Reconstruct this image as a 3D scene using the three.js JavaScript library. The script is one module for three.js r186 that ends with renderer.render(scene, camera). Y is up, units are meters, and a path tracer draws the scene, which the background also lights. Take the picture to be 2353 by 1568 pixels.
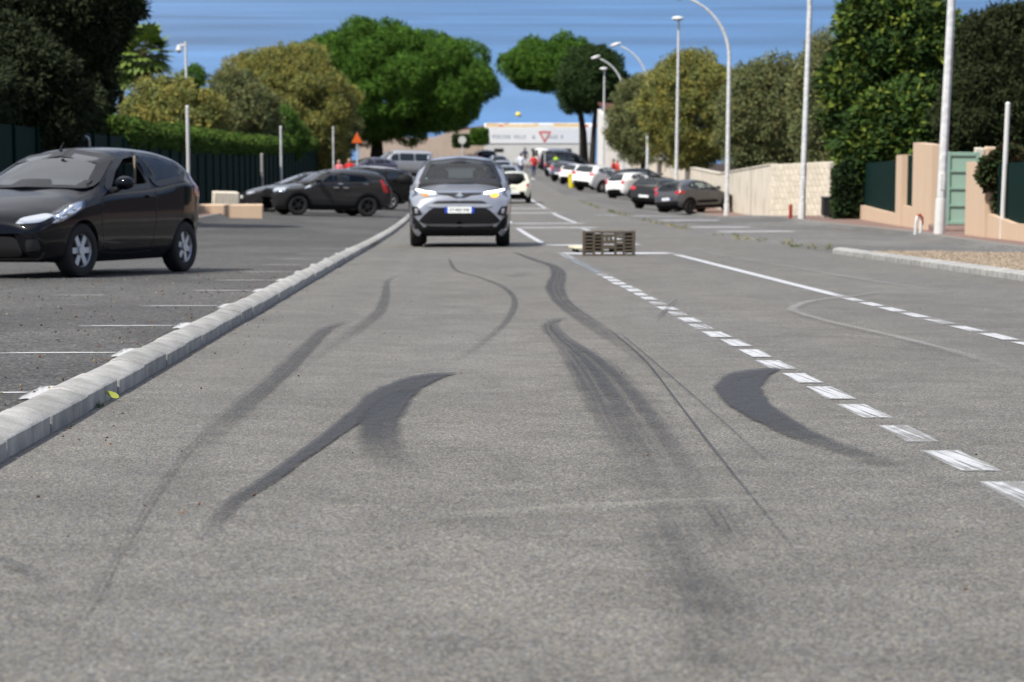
import * as THREE from 'three';
import { mergeGeometries, mergeVertices, toCreasedNormals } from 'three/addons/utils/BufferGeometryUtils.js';
import { RoundedBoxGeometry } from 'three/addons/geometries/RoundedBoxGeometry.js';
import { MarchingCubes } from 'three/addons/objects/MarchingCubes.js';

// ---------------------------------------------------------------- camera, sky, sun, exposure
const scene = new THREE.Scene();
const PW = 2353, PH = 1568, FOC = 6200, PITCH = 8.5 * Math.PI / 180, YAW = 1.2104 * Math.PI / 180, EYE = 0.88;
const camera = new THREE.PerspectiveCamera(2 * Math.atan(PH / 2 / FOC) * 180 / Math.PI, 1024 / 682, 0.5, 60000);
camera.rotation.order = 'YXZ';
camera.position.set(0, EYE, 0);
camera.rotation.set(-PITCH, -YAW, 0);
camera.focus = 11.5;
camera.userData.fStop = 6.6;
camera.updateMatrixWorld(true);
const renderer = new THREE.WebGLRenderer();
renderer.toneMapping = THREE.LinearToneMapping;
renderer.toneMappingExposure = 1.3;
renderer.shadowMap.enabled = true;

let seedState = 12345;
const seed = n => { seedState = n >>> 0; };
function rnd() { seedState = (seedState + 0x6D2B79F5) >>> 0; let t = seedState; t = Math.imul(t ^ (t >>> 15), t | 1); t ^= t + Math.imul(t ^ (t >>> 7), t | 61); return ((t ^ (t >>> 14)) >>> 0) / 4294967296; }
const rr = (a, b) => a + (b - a) * rnd();
const lerp = (a, b, t) => a + (b - a) * t;
const clamp = (x, a, b) => Math.max(a, Math.min(b, x));
const sstep = (a, b, x) => { const t = clamp((x - a) / (b - a), 0, 1); return t * t * (3 - 2 * t); };
function hash2(x, y) { let h = Math.imul(x | 0, 374761393) ^ Math.imul(y | 0, 668265263); h = Math.imul(h ^ (h >>> 13), 1274126177); return ((h ^ (h >>> 16)) >>> 0) / 4294967296; }
function vnoise(x, y, px = 0, py = 0, k = 0) {     // value noise, periodic when px, py are given
  const xi = Math.floor(x), yi = Math.floor(y), fx = x - xi, fy = y - yi, u = fx * fx * (3 - 2 * fx), v = fy * fy * (3 - 2 * fy);
  const w = (i, p) => p ? ((i % p) + p) % p : i;
  const x0 = w(xi, px), x1 = w(xi + 1, px), y0 = w(yi, py), y1 = w(yi + 1, py);
  return lerp(lerp(hash2(x0 + k * 91, y0), hash2(x1 + k * 91, y0), u), lerp(hash2(x0 + k * 91, y1), hash2(x1 + k * 91, y1), u), v);
}
function fbm(x, y, oct = 4, px = 0, py = 0, k = 0) { let a = 0, s = 0, w = 1; for (let o = 0; o < oct; o++) { a += w * vnoise(x, y, px, py, k + o); s += w; w *= 0.5; x *= 2; y *= 2; px *= 2; py *= 2; } return a / s; }

{ // sky: clear blue, thin cloud; unseen bright bank placed to mirror in hatchback windscreen
  const w = 1024, h = 512, d = new Float32Array(w * h * 4);
  for (let j = 0; j < h; j++) for (let i = 0; i < w; i++) {
    const el = ((j + 0.5) / h - 0.5) * Math.PI, az = ((i + 0.5) / w - 0.5) * 2 * Math.PI, u = Math.max(0, Math.sin(el));
    const t = Math.pow(1 - u, 3.2);
    let r = lerp(0.15, 0.50, t), g = lerp(0.29, 0.64, t), b = lerp(0.62, 0.92, t);
    const q = 1 / (u + 0.18), cx = Math.cos(az) * Math.cos(el) * q, cy = Math.sin(az) * Math.cos(el) * q;
    const c = sstep(0.44, 0.74, fbm(cx * 1.3 + 38.5, cy * 1.3 + 24, 5)) * 0.74 * sstep(0.0, 0.10, u) + 0.08;
    r = lerp(r, 1.75, c); g = lerp(g, 1.78, c); b = lerp(b, 1.85, c);
    d.set([r, g, b, 1], (j * w + i) * 4);
  }
  const t = new THREE.DataTexture(d, w, h, THREE.RGBAFormat, THREE.FloatType);
  t.mapping = THREE.EquirectangularReflectionMapping; t.magFilter = t.minFilter = THREE.LinearFilter; t.needsUpdate = true;
  scene.background = t; scene.environment = t;
  scene.backgroundIntensity = 0.53; scene.environmentIntensity = 0.53;
}
const sun = new THREE.DirectionalLight(new THREE.Color().setRGB(1, 0.955, 0.87), 4.75);
sun.position.set(-46, 80, 38).add(new THREE.Vector3(0, -8, -80));
sun.target.position.set(0, -8, -80);
sun.castShadow = true; sun.shadow.radius = 3;
Object.assign(sun.shadow.camera, { left: -90, right: 90, top: 200, bottom: -120, near: 1, far: 500 });
sun.shadow.mapSize.set(2048, 2048);
scene.add(sun, sun.target);

// ---------------------------------------------------------------- naming and labels
const used = {};
function numbered(n) { const k = used[n] = (used[n] ?? -1) + 1; return k ? n + '_' + String(k).padStart(3, '0') : n; }
function tag(o, label, category, group) { o.userData.label = label; o.userData.category = category; if (group) o.userData.group = group; return o; }
function thing(name, label, category, group) { const o = new THREE.Group(); o.name = numbered(name); scene.add(o); return tag(o, label, category, group); }
function struct(mesh, name, label) { mesh.name = numbered(name); mesh.userData.kind = 'structure'; if (label) mesh.userData.label = label; scene.add(mesh); return mesh; }
function part(name, geo, mat, parent) { const m = new THREE.Mesh(geo, mat); m.name = name; parent.add(m); return m; }

// ---------------------------------------------------------------- terrain: s is metres down the road (-z), x is metres to the right
const SLOPE = Math.tan(5.47 * Math.PI / 180);
function prof(s) {
  let r = 0;
  if (s > 50) r = s < 145 ? 1.15e-4 * (s - 50) ** 2 : 1.038 + 0.02185 * (s - 145) + 3e-5 * (s - 145) ** 2;
  return -SLOPE * s + r;
}
const base = (x, s) => prof(s) - 0.10 * clamp(x - 5.95, 0, 4) * sstep(85, 115, s);
const pavR = s => s < 42 ? 8.8 : s < 61 ? lerp(8.8, 10.25, (s - 42) / 19) : lerp(10.25, 10.5, clamp((s - 61) / 40, 0, 1));
const lotUp = (x, s) => 0.012 + 0.045 * sstep(-1.7, -1.9, x) * 0 + sstep(40, 85, s) * (0.06 + 0.03 * clamp(-1.7 - x, 0, 5.2));
function surf(x, s) {                              // the height of what one walks on
  const b = base(x, s);
  if (x < -6.9) return b + lotUp(x, s) + 0.12;
  if (x < -1.68) return b + lotUp(x, s);
  if (x > pavR(s)) return b + 0.11;
  if (x > 6.1) return b + 0.03;
  return b;
}
const toWorld = (x, s, up = 0) => new THREE.Vector3(x, surf(x, s) + up, -s);
function ray(px, py) { return new THREE.Vector3((px - PW / 2) / FOC, -(py - PH / 2) / FOC, -1).applyEuler(camera.rotation); }
function at(px, py, s) { const d = ray(px, py); return d.multiplyScalar(s / -d.z).add(camera.position); }   // the point s metres ahead seen at that pixel
const xAt = (px, s) => at(px, 480, s).x;
const yAt = (px, py, s) => at(px, py, s).y;
function gp(px, py) {                               // where that pixel's ray meets the ground: [x, s]
  const d = ray(px, py); let a = 2, b = 2;
  const f = s => { const k = s / -d.z; return camera.position.y + d.y * k - base(d.x * k, s); };
  while (b < 400 && f(b) > 0) { a = b; b += 0.5 + b * 0.02; }
  for (let i = 0; i < 40; i++) { const m = (a + b) / 2; if (f(m) > 0) a = m; else b = m; }
  return [d.x * b / -d.z, b];
}

// ---------------------------------------------------------------- textures and materials
function tex(w, h, fn, srgb = false) {
  const d = new Uint8Array(w * h * 4);
  for (let j = 0; j < h; j++) for (let i = 0; i < w; i++) { const c = fn(i, j), k = (j * w + i) * 4; d[k] = c[0]; d[k + 1] = c[1]; d[k + 2] = c[2]; d[k + 3] = 255; }
  const t = new THREE.DataTexture(d, w, h, THREE.RGBAFormat);
  t.wrapS = t.wrapT = THREE.RepeatWrapping; t.magFilter = t.minFilter = THREE.LinearFilter; t.colorSpace = srgb ? THREE.SRGBColorSpace : THREE.NoColorSpace; t.needsUpdate = true;
  return t;
}
const enc = v => { v = clamp(v, 0, 1); return 255 * (v <= 0.0031308 ? v * 12.92 : 1.055 * Math.pow(v, 1 / 2.4) - 0.055); };
const C = (r, g, b) => new THREE.Color().setRGB(r, g, b);
const std = (color, roughness = 0.8, more = {}) => new THREE.MeshStandardMaterial({ color, roughness, ...more });
const phys = (color, roughness, more = {}) => new THREE.MeshPhysicalMaterial({ color, roughness, ...more });

// chippings in binder: worley cells, each stone its own tone; returns colour and height maps
function chippings(n, cells, tone, kSeed) {
  const col = new Uint8Array(n * n * 4), hgt = new Uint8Array(n * n * 4), cw = n / cells;
  const P = new Float32Array(cells * cells * 5);
  seed(kSeed);
  for (let i = 0; i < cells * cells; i++) { P[i * 5] = rnd(); P[i * 5 + 1] = rnd(); const c = tone(); P[i * 5 + 2] = c[0]; P[i * 5 + 3] = c[1]; P[i * 5 + 4] = c[2]; }
  for (let j = 0; j < n; j++) for (let i = 0; i < n; i++) {
    const gx = i / cw, gy = j / cw, cx = Math.floor(gx), cy = Math.floor(gy);
    let d1 = 9, d2 = 9, best = 0;
    for (let b = -1; b <= 1; b++) for (let a = -1; a <= 1; a++) {
      const q = (((cy + b + cells) % cells) * cells + (cx + a + cells) % cells) * 5, dx = cx + a + P[q] - gx, dy = cy + b + P[q + 1] - gy, d = dx * dx + dy * dy;
      if (d < d1) { d2 = d1; d1 = d; best = q; } else if (d < d2) d2 = d;
    }
    const mot = 1 + 0.5 * (fbm(i / n * 24, j / n * 24, 4, 24, 24, kSeed) - 0.5), edge = clamp((Math.sqrt(d2) - Math.sqrt(d1)) * 3.2, 0, 1), k = (j * n + i) * 4, f = (0.55 + 0.45 * edge) * mot;
    col[k] = enc(P[best + 2] * f); col[k + 1] = enc(P[best + 3] * f); col[k + 2] = enc(P[best + 4] * f); col[k + 3] = 255;
    hgt[k] = hgt[k + 1] = hgt[k + 2] = 255 * edge * (0.55 + 0.45 * P[best]); hgt[k + 3] = 255;
  }
  const mk = (d, s) => { const t = new THREE.DataTexture(d, n, n, THREE.RGBAFormat); t.wrapS = t.wrapT = THREE.RepeatWrapping; t.magFilter = t.minFilter = THREE.LinearFilter; t.colorSpace = s ? THREE.SRGBColorSpace : THREE.NoColorSpace; t.needsUpdate = true; return t; };
  return [mk(col, true), mk(hgt, false)];
}
const greyStone = (lo, hi, warm) => () => { const v = lerp(lo, hi, Math.pow(rnd(), 1.6)), t = (rnd() - 0.4) * warm; return [v * (1 + t), v * (1 + t * 0.35), v * (1 - t * 0.7)]; };
const [asphMap, asphBump] = chippings(2048, 740, greyStone(0.09, 0.45, 0.36), 3);
const [lotMap, lotBump] = chippings(1024, 200, greyStone(0.05, 0.30, 0.25), 5);
const mAsphalt = std(C(0.70, 0.688, 0.665), 0.74, { map: asphMap, bumpMap: asphBump, bumpScale: 0.0028, vertexColors: true });
const mLot = std(C(0.66, 0.65, 0.635), 0.85, { map: lotMap, bumpMap: lotBump, bumpScale: 0.004, vertexColors: true });
const concTex = tex(512, 512, (i, j) => { const a = fbm(i / 64, j / 64, 5, 8, 8, 2), b = hash2(i, j), c = fbm(i / 6, j / 40, 3, 512 / 6 | 0, 12, 9); const v = 0.30 + 0.22 * (a - 0.5) + 0.12 * (b - 0.5) + 0.06 * (c - 0.5); return [enc(v * 1.02), enc(v), enc(v * 0.96)]; }, true);
const concBump = tex(256, 256, (i, j) => { const v = 255 * (0.5 * fbm(i / 16, j / 16, 4, 16, 16, 4) + 0.5 * hash2(i + 7, j)); return [v, v, v]; });
const mKerbs = [1, 0.9, 1.09].map(k => std(C(k, k, k * 0.99), 0.9, { map: concTex, bumpMap: concBump, bumpScale: 0.004 }));
const brickTex = tex(512, 512, (i, j) => { const a = fbm(i / 50, j / 50, 5, 10, 10, 12), b = hash2(i, j + 9); const v = 0.75 + 0.5 * (a - 0.5) + 0.3 * (b - 0.5); return [enc(0.26 * v), enc(0.165 * v), enc(0.135 * v)]; }, true);
const mRedPave = std(C(1, 1, 1), 0.92, { map: brickTex, bumpMap: concBump, bumpScale: 0.003 });
// rendered walls: trowelled grain and run-down stains with their own ragged outline
const wallTex = (r, g, b, st, am = 1) => tex(1024, 512, (i, j) => {
  const gr = fbm(i / 5, j / 5, 3, 204, 102, 3), blot = fbm(i / 90, j / 120, 4, 11, 4, 6), run = sstep(0.56, 0.74, fbm(i / 11, j / 170, 4, 93, 3, 8)) * st;
  const v = 1 + am * (0.16 * (gr - 0.5) + 0.22 * (blot - 0.5)) - 0.42 * run; return [enc(r * v), enc(g * v * (1 - 0.02 * run)), enc(b * v * (1 - 0.05 * run))];
}, true);
const mCream = std(C(1, 1, 1), 0.92, { map: wallTex(0.66, 0.60, 0.50, 1), bumpMap: concBump, bumpScale: 0.004 });
const mPeach = std(C(1, 1, 1), 0.92, { map: wallTex(0.60, 0.44, 0.31, 0.05, 0.4), bumpMap: concBump, bumpScale: 0.0015 });
const mWhiteWall = std(C(1, 1, 1), 0.9, { map: wallTex(0.74, 0.72, 0.67, 0.4), bumpMap: concBump, bumpScale: 0.003 });
const mPinkWall = std(C(1, 1, 1), 0.92, { map: wallTex(0.52, 0.42, 0.35, 0.2, 0.6), bumpMap: concBump, bumpScale: 0.004 });
const paintTex = tex(256, 256, (i, j) => { const a = fbm(i / 40, j / 40, 4, 6, 6, 21), v = 0.78 + 0.16 * (a - 0.5); return [enc(v), enc(v), enc(v * 1.01)]; }, true);
const mGalv = std(C(0.80, 0.81, 0.81), 0.5, { metalness: 0.1, map: tex(128, 512, (i, j) => { const v = 0.82 + 0.5 * (fbm(i / 20, j / 40, 4, 6, 12, 5) - 0.5); return [enc(v), enc(v), enc(v)]; }, true) });
const mWhitePaint = std(C(0.80, 0.80, 0.78), 0.5, { map: paintTex });
const mDark = std(C(0.012, 0.012, 0.013), 0.75);
const mSteelDark = std(C(0.05, 0.055, 0.06), 0.5, { metalness: 0.5 });
const mSteel = std(C(0.55, 0.56, 0.58), 0.35, { metalness: 0.9 });

// ---------------------------------------------------------------- geometry helpers
function geoOf(pos, idx, uv, col) {
  const g = new THREE.BufferGeometry();
  g.setAttribute('position', new THREE.Float32BufferAttribute(pos, 3));
  if (uv) g.setAttribute('uv', new THREE.Float32BufferAttribute(uv, 2));
  if (col) g.setAttribute('color', new THREE.Float32BufferAttribute(col, 3));
  g.setIndex(idx); g.computeVertexNormals(); return g;
}
// a sheet over the ground: rows s, columns between x0(s) and x1(s)
function sheet(x0, x1, rows, nx, up, tile, colorOf, heightOf = surf) {
  const fx0 = typeof x0 === 'function' ? x0 : () => x0, fx1 = typeof x1 === 'function' ? x1 : () => x1, pos = [], uv = [], col = [], idx = [];
  rows.forEach((s, j) => {
    for (let i = 0; i <= nx; i++) {
      const x = lerp(fx0(s), fx1(s), i / nx);
      pos.push(x, heightOf(x, s) + up, -s); uv.push(x / tile, s / tile);
      if (colorOf) col.push(...colorOf(x, s));
      if (i < nx && j < rows.length - 1) { const a = j * (nx + 1) + i, b = a + nx + 1; idx.push(a, a + 1, b, a + 1, b + 1, b); }
    }
  });
  return geoOf(pos, idx, uv, colorOf ? col : null);
}
const steps = (a, b, d, grow = 0) => { const o = [a]; let x = a; while (x < b - 1e-6) { x = Math.min(b, x + d + Math.max(0, x) * grow); o.push(x); } return o; };
// a tapered tube through points with a radius at each
function tube(pts, radii, sides = 8, cap = true) {
  const pos = [], idx = [], uv = []; let ref = new THREE.Vector3(0.3, 0.1, 0.95).normalize(), len = 0;
  pts.forEach((p, i) => {
    const t = new THREE.Vector3().subVectors(pts[Math.min(i + 1, pts.length - 1)], pts[Math.max(i - 1, 0)]).normalize();
    const n = ref.clone().addScaledVector(t, -ref.dot(t)).normalize(), b = new THREE.Vector3().crossVectors(t, n);
    if (i) len += p.distanceTo(pts[i - 1]);
    for (let k = 0; k <= sides; k++) { const a = k / sides * 2 * Math.PI, v = p.clone().addScaledVector(n, Math.cos(a) * radii[i]).addScaledVector(b, Math.sin(a) * radii[i]); pos.push(v.x, v.y, v.z); uv.push(k / sides, len); }
    if (i) for (let k = 0; k < sides; k++) { const a = (i - 1) * (sides + 1) + k, c = a + sides + 1; idx.push(a, a + 1, c, a + 1, c + 1, c); }
  });
  if (cap) for (const e of [0, pts.length - 1]) { const c = pos.length / 3; pos.push(pts[e].x, pts[e].y, pts[e].z); uv.push(0, 0); for (let k = 0; k < sides; k++) { const a = e * (sides + 1) + k; e ? idx.push(a, a + 1, c) : idx.push(a + 1, a, c); } }
  return geoOf(pos, idx, uv);
}
function boxUV(w, h, d, r = 0.01, tile = 1) { const g = r ? new RoundedBoxGeometry(w, h, d, 1, Math.min(r, w / 2.1, h / 2.1, d / 2.1)) : new THREE.BoxGeometry(w, h, d); return metreUV(g, tile); }
function metreUV(g, tile = 1) {
  const p = g.attributes.position, n = g.attributes.normal, u = new Float32Array(p.count * 2);
  for (let i = 0; i < p.count; i++) { const ax = Math.abs(n.getX(i)), ay = Math.abs(n.getY(i)), az = Math.abs(n.getZ(i)); if (ay > ax && ay > az) { u[i * 2] = p.getX(i) / tile; u[i * 2 + 1] = p.getZ(i) / tile; } else if (ax > az) { u[i * 2] = p.getZ(i) / tile; u[i * 2 + 1] = p.getY(i) / tile; } else { u[i * 2] = p.getX(i) / tile; u[i * 2 + 1] = p.getY(i) / tile; } }
  g.setAttribute('uv', new THREE.BufferAttribute(u, 2)); return g;
}
const V = (x, y, z) => new THREE.Vector3(x, y, z);

// ================================================================ the setting
{ // earth under and beside everything, down to the beach and under the water
  const pos = [], uv = [], idx = [], xs = [-400, -200, -120, -80, -50, -35, -25, -18, -14, -11, -9.2, -8.4, -8.3, -6, -3, 0, 3, 6, 9, 12, 13.2, 13.3, 16, 20, 26, 35, 50, 80, 120, 200, 400], rows = steps(-40, 345, 4, 0.01);
  rows.forEach((s, j) => xs.forEach((x, i) => {
    const paved = x > -8.35 && x < 13.25 && s < 275;
    let h = paved ? base(x, s) - 0.3 : base(clamp(x, -14, 14), s) + 0.06 + (Math.abs(x) > 20 ? 0.5 * (fbm(x / 30, s / 30, 3) - 0.5) : 0);
    if (s > 300) h -= (s - 300) * 0.05;
    pos.push(x, h, -s); uv.push(x / 2, s / 2);
    if (i < xs.length - 1 && j < rows.length - 1) { const a = j * xs.length + i, b = a + xs.length; idx.push(a, a + 1, b, a + 1, b + 1, b); }
  }));
  struct(new THREE.Mesh(geoOf(pos, idx, uv), std(C(0.16, 0.13, 0.09), 1, { map: brickTex })), 'ground', 'bare sloping earth running down to the sea');
}
const patchy = (x, s) => { const v = 0.82 + 0.22 * fbm(x / 1.9 + 3, s / 3.2, 4) + 0.20 * (fbm(x / 0.42, s / 0.6, 3) - 0.5), w = 0.05 * (fbm(x / 0.8 + 40, s / 9, 3) - 0.5); return [v * (1.03 + w), v * 1.005, v * (0.955 - w)]; };
const road = struct(new THREE.Mesh(sheet(-1.56, 5.95, [...steps(-6, 4, 1), ...steps(4.15, 30, 0.15), ...steps(30.4, 275, 0.5, 0.012)], 44, 0, 4.1, patchy), mAsphalt), 'road', 'grey asphalt road running downhill towards the sea');
const lotTone = (x, s) => { const v = 0.66 + 0.5 * fbm(x / 1.3 + 9, s / 2.2, 4) + 0.3 * (fbm(x / 0.35, s / 0.5, 3) - 0.5), p = sstep(0.5, 0.56, fbm(x / 2.5 + 20, s / 5, 3)) * 0.22; return [v * (1 - p), v * (1 - p) * 0.99, v * (1 - p) * 0.98]; };
const lot = struct(new THREE.Mesh(sheet(-6.95, -1.67, [...steps(-6, 4, 1), ...steps(4.2, 60, 0.3), ...steps(61, 240, 1, 0.01)], 22, 0, 3, lotTone), mLot), 'parking_lot', 'worn dark asphalt parking strip beside the road');
struct(new THREE.Mesh(sheet(s => s < 41.9 ? 6.09 : 5.94, s => pavR(s) + 0.02, steps(20, 262, 0.7, 0.012), 14, 0, 3.3, (x, s) => { const v = lotTone(x + 30, s); return v.map(c => c * 1.8); }), mLot), 'parking_bay', 'patched asphalt of the angled parking bays');
struct(new THREE.Mesh(sheet(s => pavR(s) + 0.16, 13.4, steps(20, 262, 1, 0.02), 6, 0, 1.2), mRedPave), 'pavement', 'red brown pavement along the walls');
struct(new THREE.Mesh(sheet(-8.6, -7.05, steps(0, 240, 1, 0.02), 3, 0, 1.2), mRedPave), 'pavement', 'red brown pavement along the green fence');
struct(new THREE.Mesh(sheet(-70, 80, steps(262, 275, 2), 30, 0.02, 3.3, (x, s) => lotTone(x, s).map(c => c * 1.6), base), mLot), 'seafront_road', 'grey road crossing at the bottom of the hill');

{ // sea: swell relief, wind lanes
  const wave = tex(1024, 1024, (i, j) => { const a = 1 - Math.abs(2 * fbm(i / 64, j / 22, 5, 16, 46, 31) - 1), b = fbm(i / 20 + 5, j / 8, 4, 51, 128, 33); const v = 255 * clamp(0.6 * a + 0.4 * b, 0, 1); return [v, v, v]; });
  const pos = [], uv = [], col = [], idx = [], rows = [270, ...steps(290, 14000, 2, 0.006), 20000, 40000], nx = 90;
  const y0 = prof(0) - 26;
  rows.forEach((s, j) => {
    for (let i = 0; i <= nx; i++) {
      const x = (i / nx - 0.5) * 2 * s * 0.32 + (Math.abs(i / nx - 0.5) > 0.499 ? Math.sign(i - nx / 2) * 30000 : 0);
      const lane = fbm(x / 260 + 50, s / 90, 3) - 0.5, fine = fbm(x / 70, s / 40 + 9, 2) - 0.5;
      const slickS = 905 + 22 * fbm(x / 60, 3, 3) - x * 0.25, slick = Math.exp(-(((s - slickS) / 20) ** 2)) * 0.28 * (1 - sstep(20, 190, x)) * fbm(x / 25, 8, 3) * 1.6;
      const v = (1 + 0.75 * lane + 0.55 * fine) * (1 - slick);
      pos.push(x, y0, -s); uv.push(x / 80, s / 80); col.push(v * 0.95, v, v);
      if (i < nx && j < rows.length - 1) { const a = j * (nx + 1) + i, b = a + nx + 1; idx.push(a, a + 1, b, a + 1, b + 1, b); }
    }
  });
  struct(new THREE.Mesh(geoOf(pos, idx, uv, col), phys(C(0.062, 0.148, 0.300), 0.42, { vertexColors: true, bumpMap: wave, bumpScale: 0.5, ior: 1.33, specularIntensity: 0.8 })), 'sea', 'open blue sea with wind lanes');
}

// ---------------------------------------------------------------- paint on the road
const paintMat = (kSeed, wear, tint = [0.74, 0.75, 0.77]) => std(C(...tint), 0.7, { transparent: true, map: paintTex, alphaMap: tex(128, 512, (i, j) => {
  const u = i / 128, v = j / 512, sc = fbm(u * 9 + v * 2.5 + kSeed * 5, v * 1.6, 3, 0, 0, kSeed), th = fbm(u * 1.3 + kSeed * 3, v * 3.2, 3, 0, 0, kSeed + 9), gr = hash2(i + kSeed * 31, j), e = Math.min(u * 7, (1 - u) * 7, v * 20, (1 - v) * 20);
  const a = (1 - 0.62 * sstep(1 - wear - 0.32, 1 - wear - 0.10, sc)) * (0.62 + 0.38 * sstep(wear - 0.05, wear + 0.2, th)) * (0.80 + 0.5 * (gr - 0.5)) * clamp(e + 2.2 * (sc - 0.45), 0, 1), pv = 255 * clamp(a, 0, 1); return [pv, pv, pv]; }) });
seed(7);
const mDash = [paintMat(1, 0.10), paintMat(2, 0.18), paintMat(3, 0.24), paintMat(4, 0.14), paintMat(5, 0.32)];
const mLine = paintMat(6, 0.04, [0.76, 0.77, 0.80]), mLineWorn = paintMat(7, 0.40, [0.60, 0.62, 0.66]), mBlue = paintMat(8, 0.42, [0.38, 0.45, 0.52]), mTee = paintMat(9, 0.10, [0.74, 0.74, 0.74]);
// a flat strip on the ground between two edges given as [x, s] lists, uv 0..1
function ribbon(L, R, up, heightOf = surf, vs) {
  const pos = [], uv = [], idx = [], n = L.length;
  for (let i = 0; i < n; i++) for (let k = 0; k <= 4; k++) {
    const x = lerp(L[i][0], R[i][0], k / 4), s = lerp(L[i][1], R[i][1], k / 4);
    pos.push(x, heightOf(x, s) + up, -s); uv.push(k / 4, vs ? vs[i] : i / (n - 1));
    if (i < n - 1 && k < 4) { const a = i * 5 + k, b = a + 5; idx.push(a, a + 1, b, a + 1, b + 1, b); }
  }
  return geoOf(pos, idx, uv);
}
function bar(x0, x1, s0, s1, mat, name, parent, up = 0.005) {
  const n = Math.max(2, Math.ceil((s1 - s0) / 2) + 1), L = [], R = [];
  for (let i = 0; i < n; i++) { const s = lerp(s0, s1, i / (n - 1)); L.push([x0, s]); R.push([x1, s]); }
  return part(name, ribbon(L, R, up), mat, parent);
}
for (let k = 0; k < 23; k++) { const s = 7.38 + k * 1.03 + rr(-0.03, 0.03); bar(1.605 + rr(-0.012, 0.012), 1.745 + rr(-0.012, 0.012), s, s + 0.74 + rr(-0.05, 0.05), mDash[[4, 2, 4, 2, 1, 3, 2, 0, 1, 3, 4, 2][k % 12]], 'painted_dash', road); }
bar(1.60, 1.75, 31, 38.5, mBlue, 'painted_line', road);
for (let k = 0; k < 9; k++) bar(3.34, 3.47, 14.2 + k * 1.03, 15.0 + k * 1.03, mDash[(k * 2 + 1) % 5], 'painted_dash', road);
bar(3.34, 3.47, 23.4, 41.6, mLine, 'painted_line', road);
bar(1.60, 3.46, 41.7, 42.9, mLine, 'painted_line', road); bar(1.60, 3.46, 49.2, 50.4, mLine, 'painted_line', road);
bar(1.60, 1.76, 38.6, 41.6, mLineWorn, 'painted_line', road);
bar(1.62, 1.76, 50.5, 73, mLine, 'painted_line', road); bar(3.36, 3.5, 50.5, 73, mLine, 'painted_line', road);
for (const s of [73.2, 80.4, 101.5, 111.5, 134, 142]) bar(1.62, 4.0, s, s + 1.1, mLine, 'painted_line', road);
bar(1.62, 1.78, 81.6, 101.4, mLine, 'painted_line', road); bar(3.6, 3.76, 81.6, 101.4, mLine, 'painted_line', road);
bar(3.7, 3.86, 112.7, 133.8, mLine, 'painted_line', road); bar(5.0, 5.9, 96, 97.6, mLineWorn, 'painted_line', road);
for (let k = 0; k < 12; k++) { // tee marks of the parking strip
  const s = [8.7, 11.9, 15.0, 18.2, 21.6, 25.2, 28.4, 31.6, 35, 38.4, 42, 46][k];
  const g = [ribbon([[-1.90, s - 0.42], [-1.90, s], [-1.91, s + 0.42]], [[-1.69, s - 0.42], [-1.69, s], [-1.69, s + 0.42]], 0.005), ribbon([[-2.5 - rr(0, 0.15), s - 0.05], [-2.47, s + 0.05]], [[-1.9, s - 0.05], [-1.9, s + 0.05]], 0.005)];
  part('painted_tee', mergeGeometries(g), mTee, lot);
}
for (const [x0, x1, s] of [[-3.6, -3.1, 24], [-4.5, -3.9, 29], [-5.4, -5.1, 19]]) bar(x0, x1, s, s + 0.12, mLineWorn, 'painted_line', lot);
{ const bay = scene.getObjectByName('parking_bay');
  for (const [x0, x1, s] of [[6.3, 8.3, 64.5], [6.2, 8.0, 71.5], [6.3, 8.4, 84], [6.2, 8.2, 94]]) bar(x0, x1, s, s + 1.1, mLine, 'painted_line', bay); }

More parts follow.
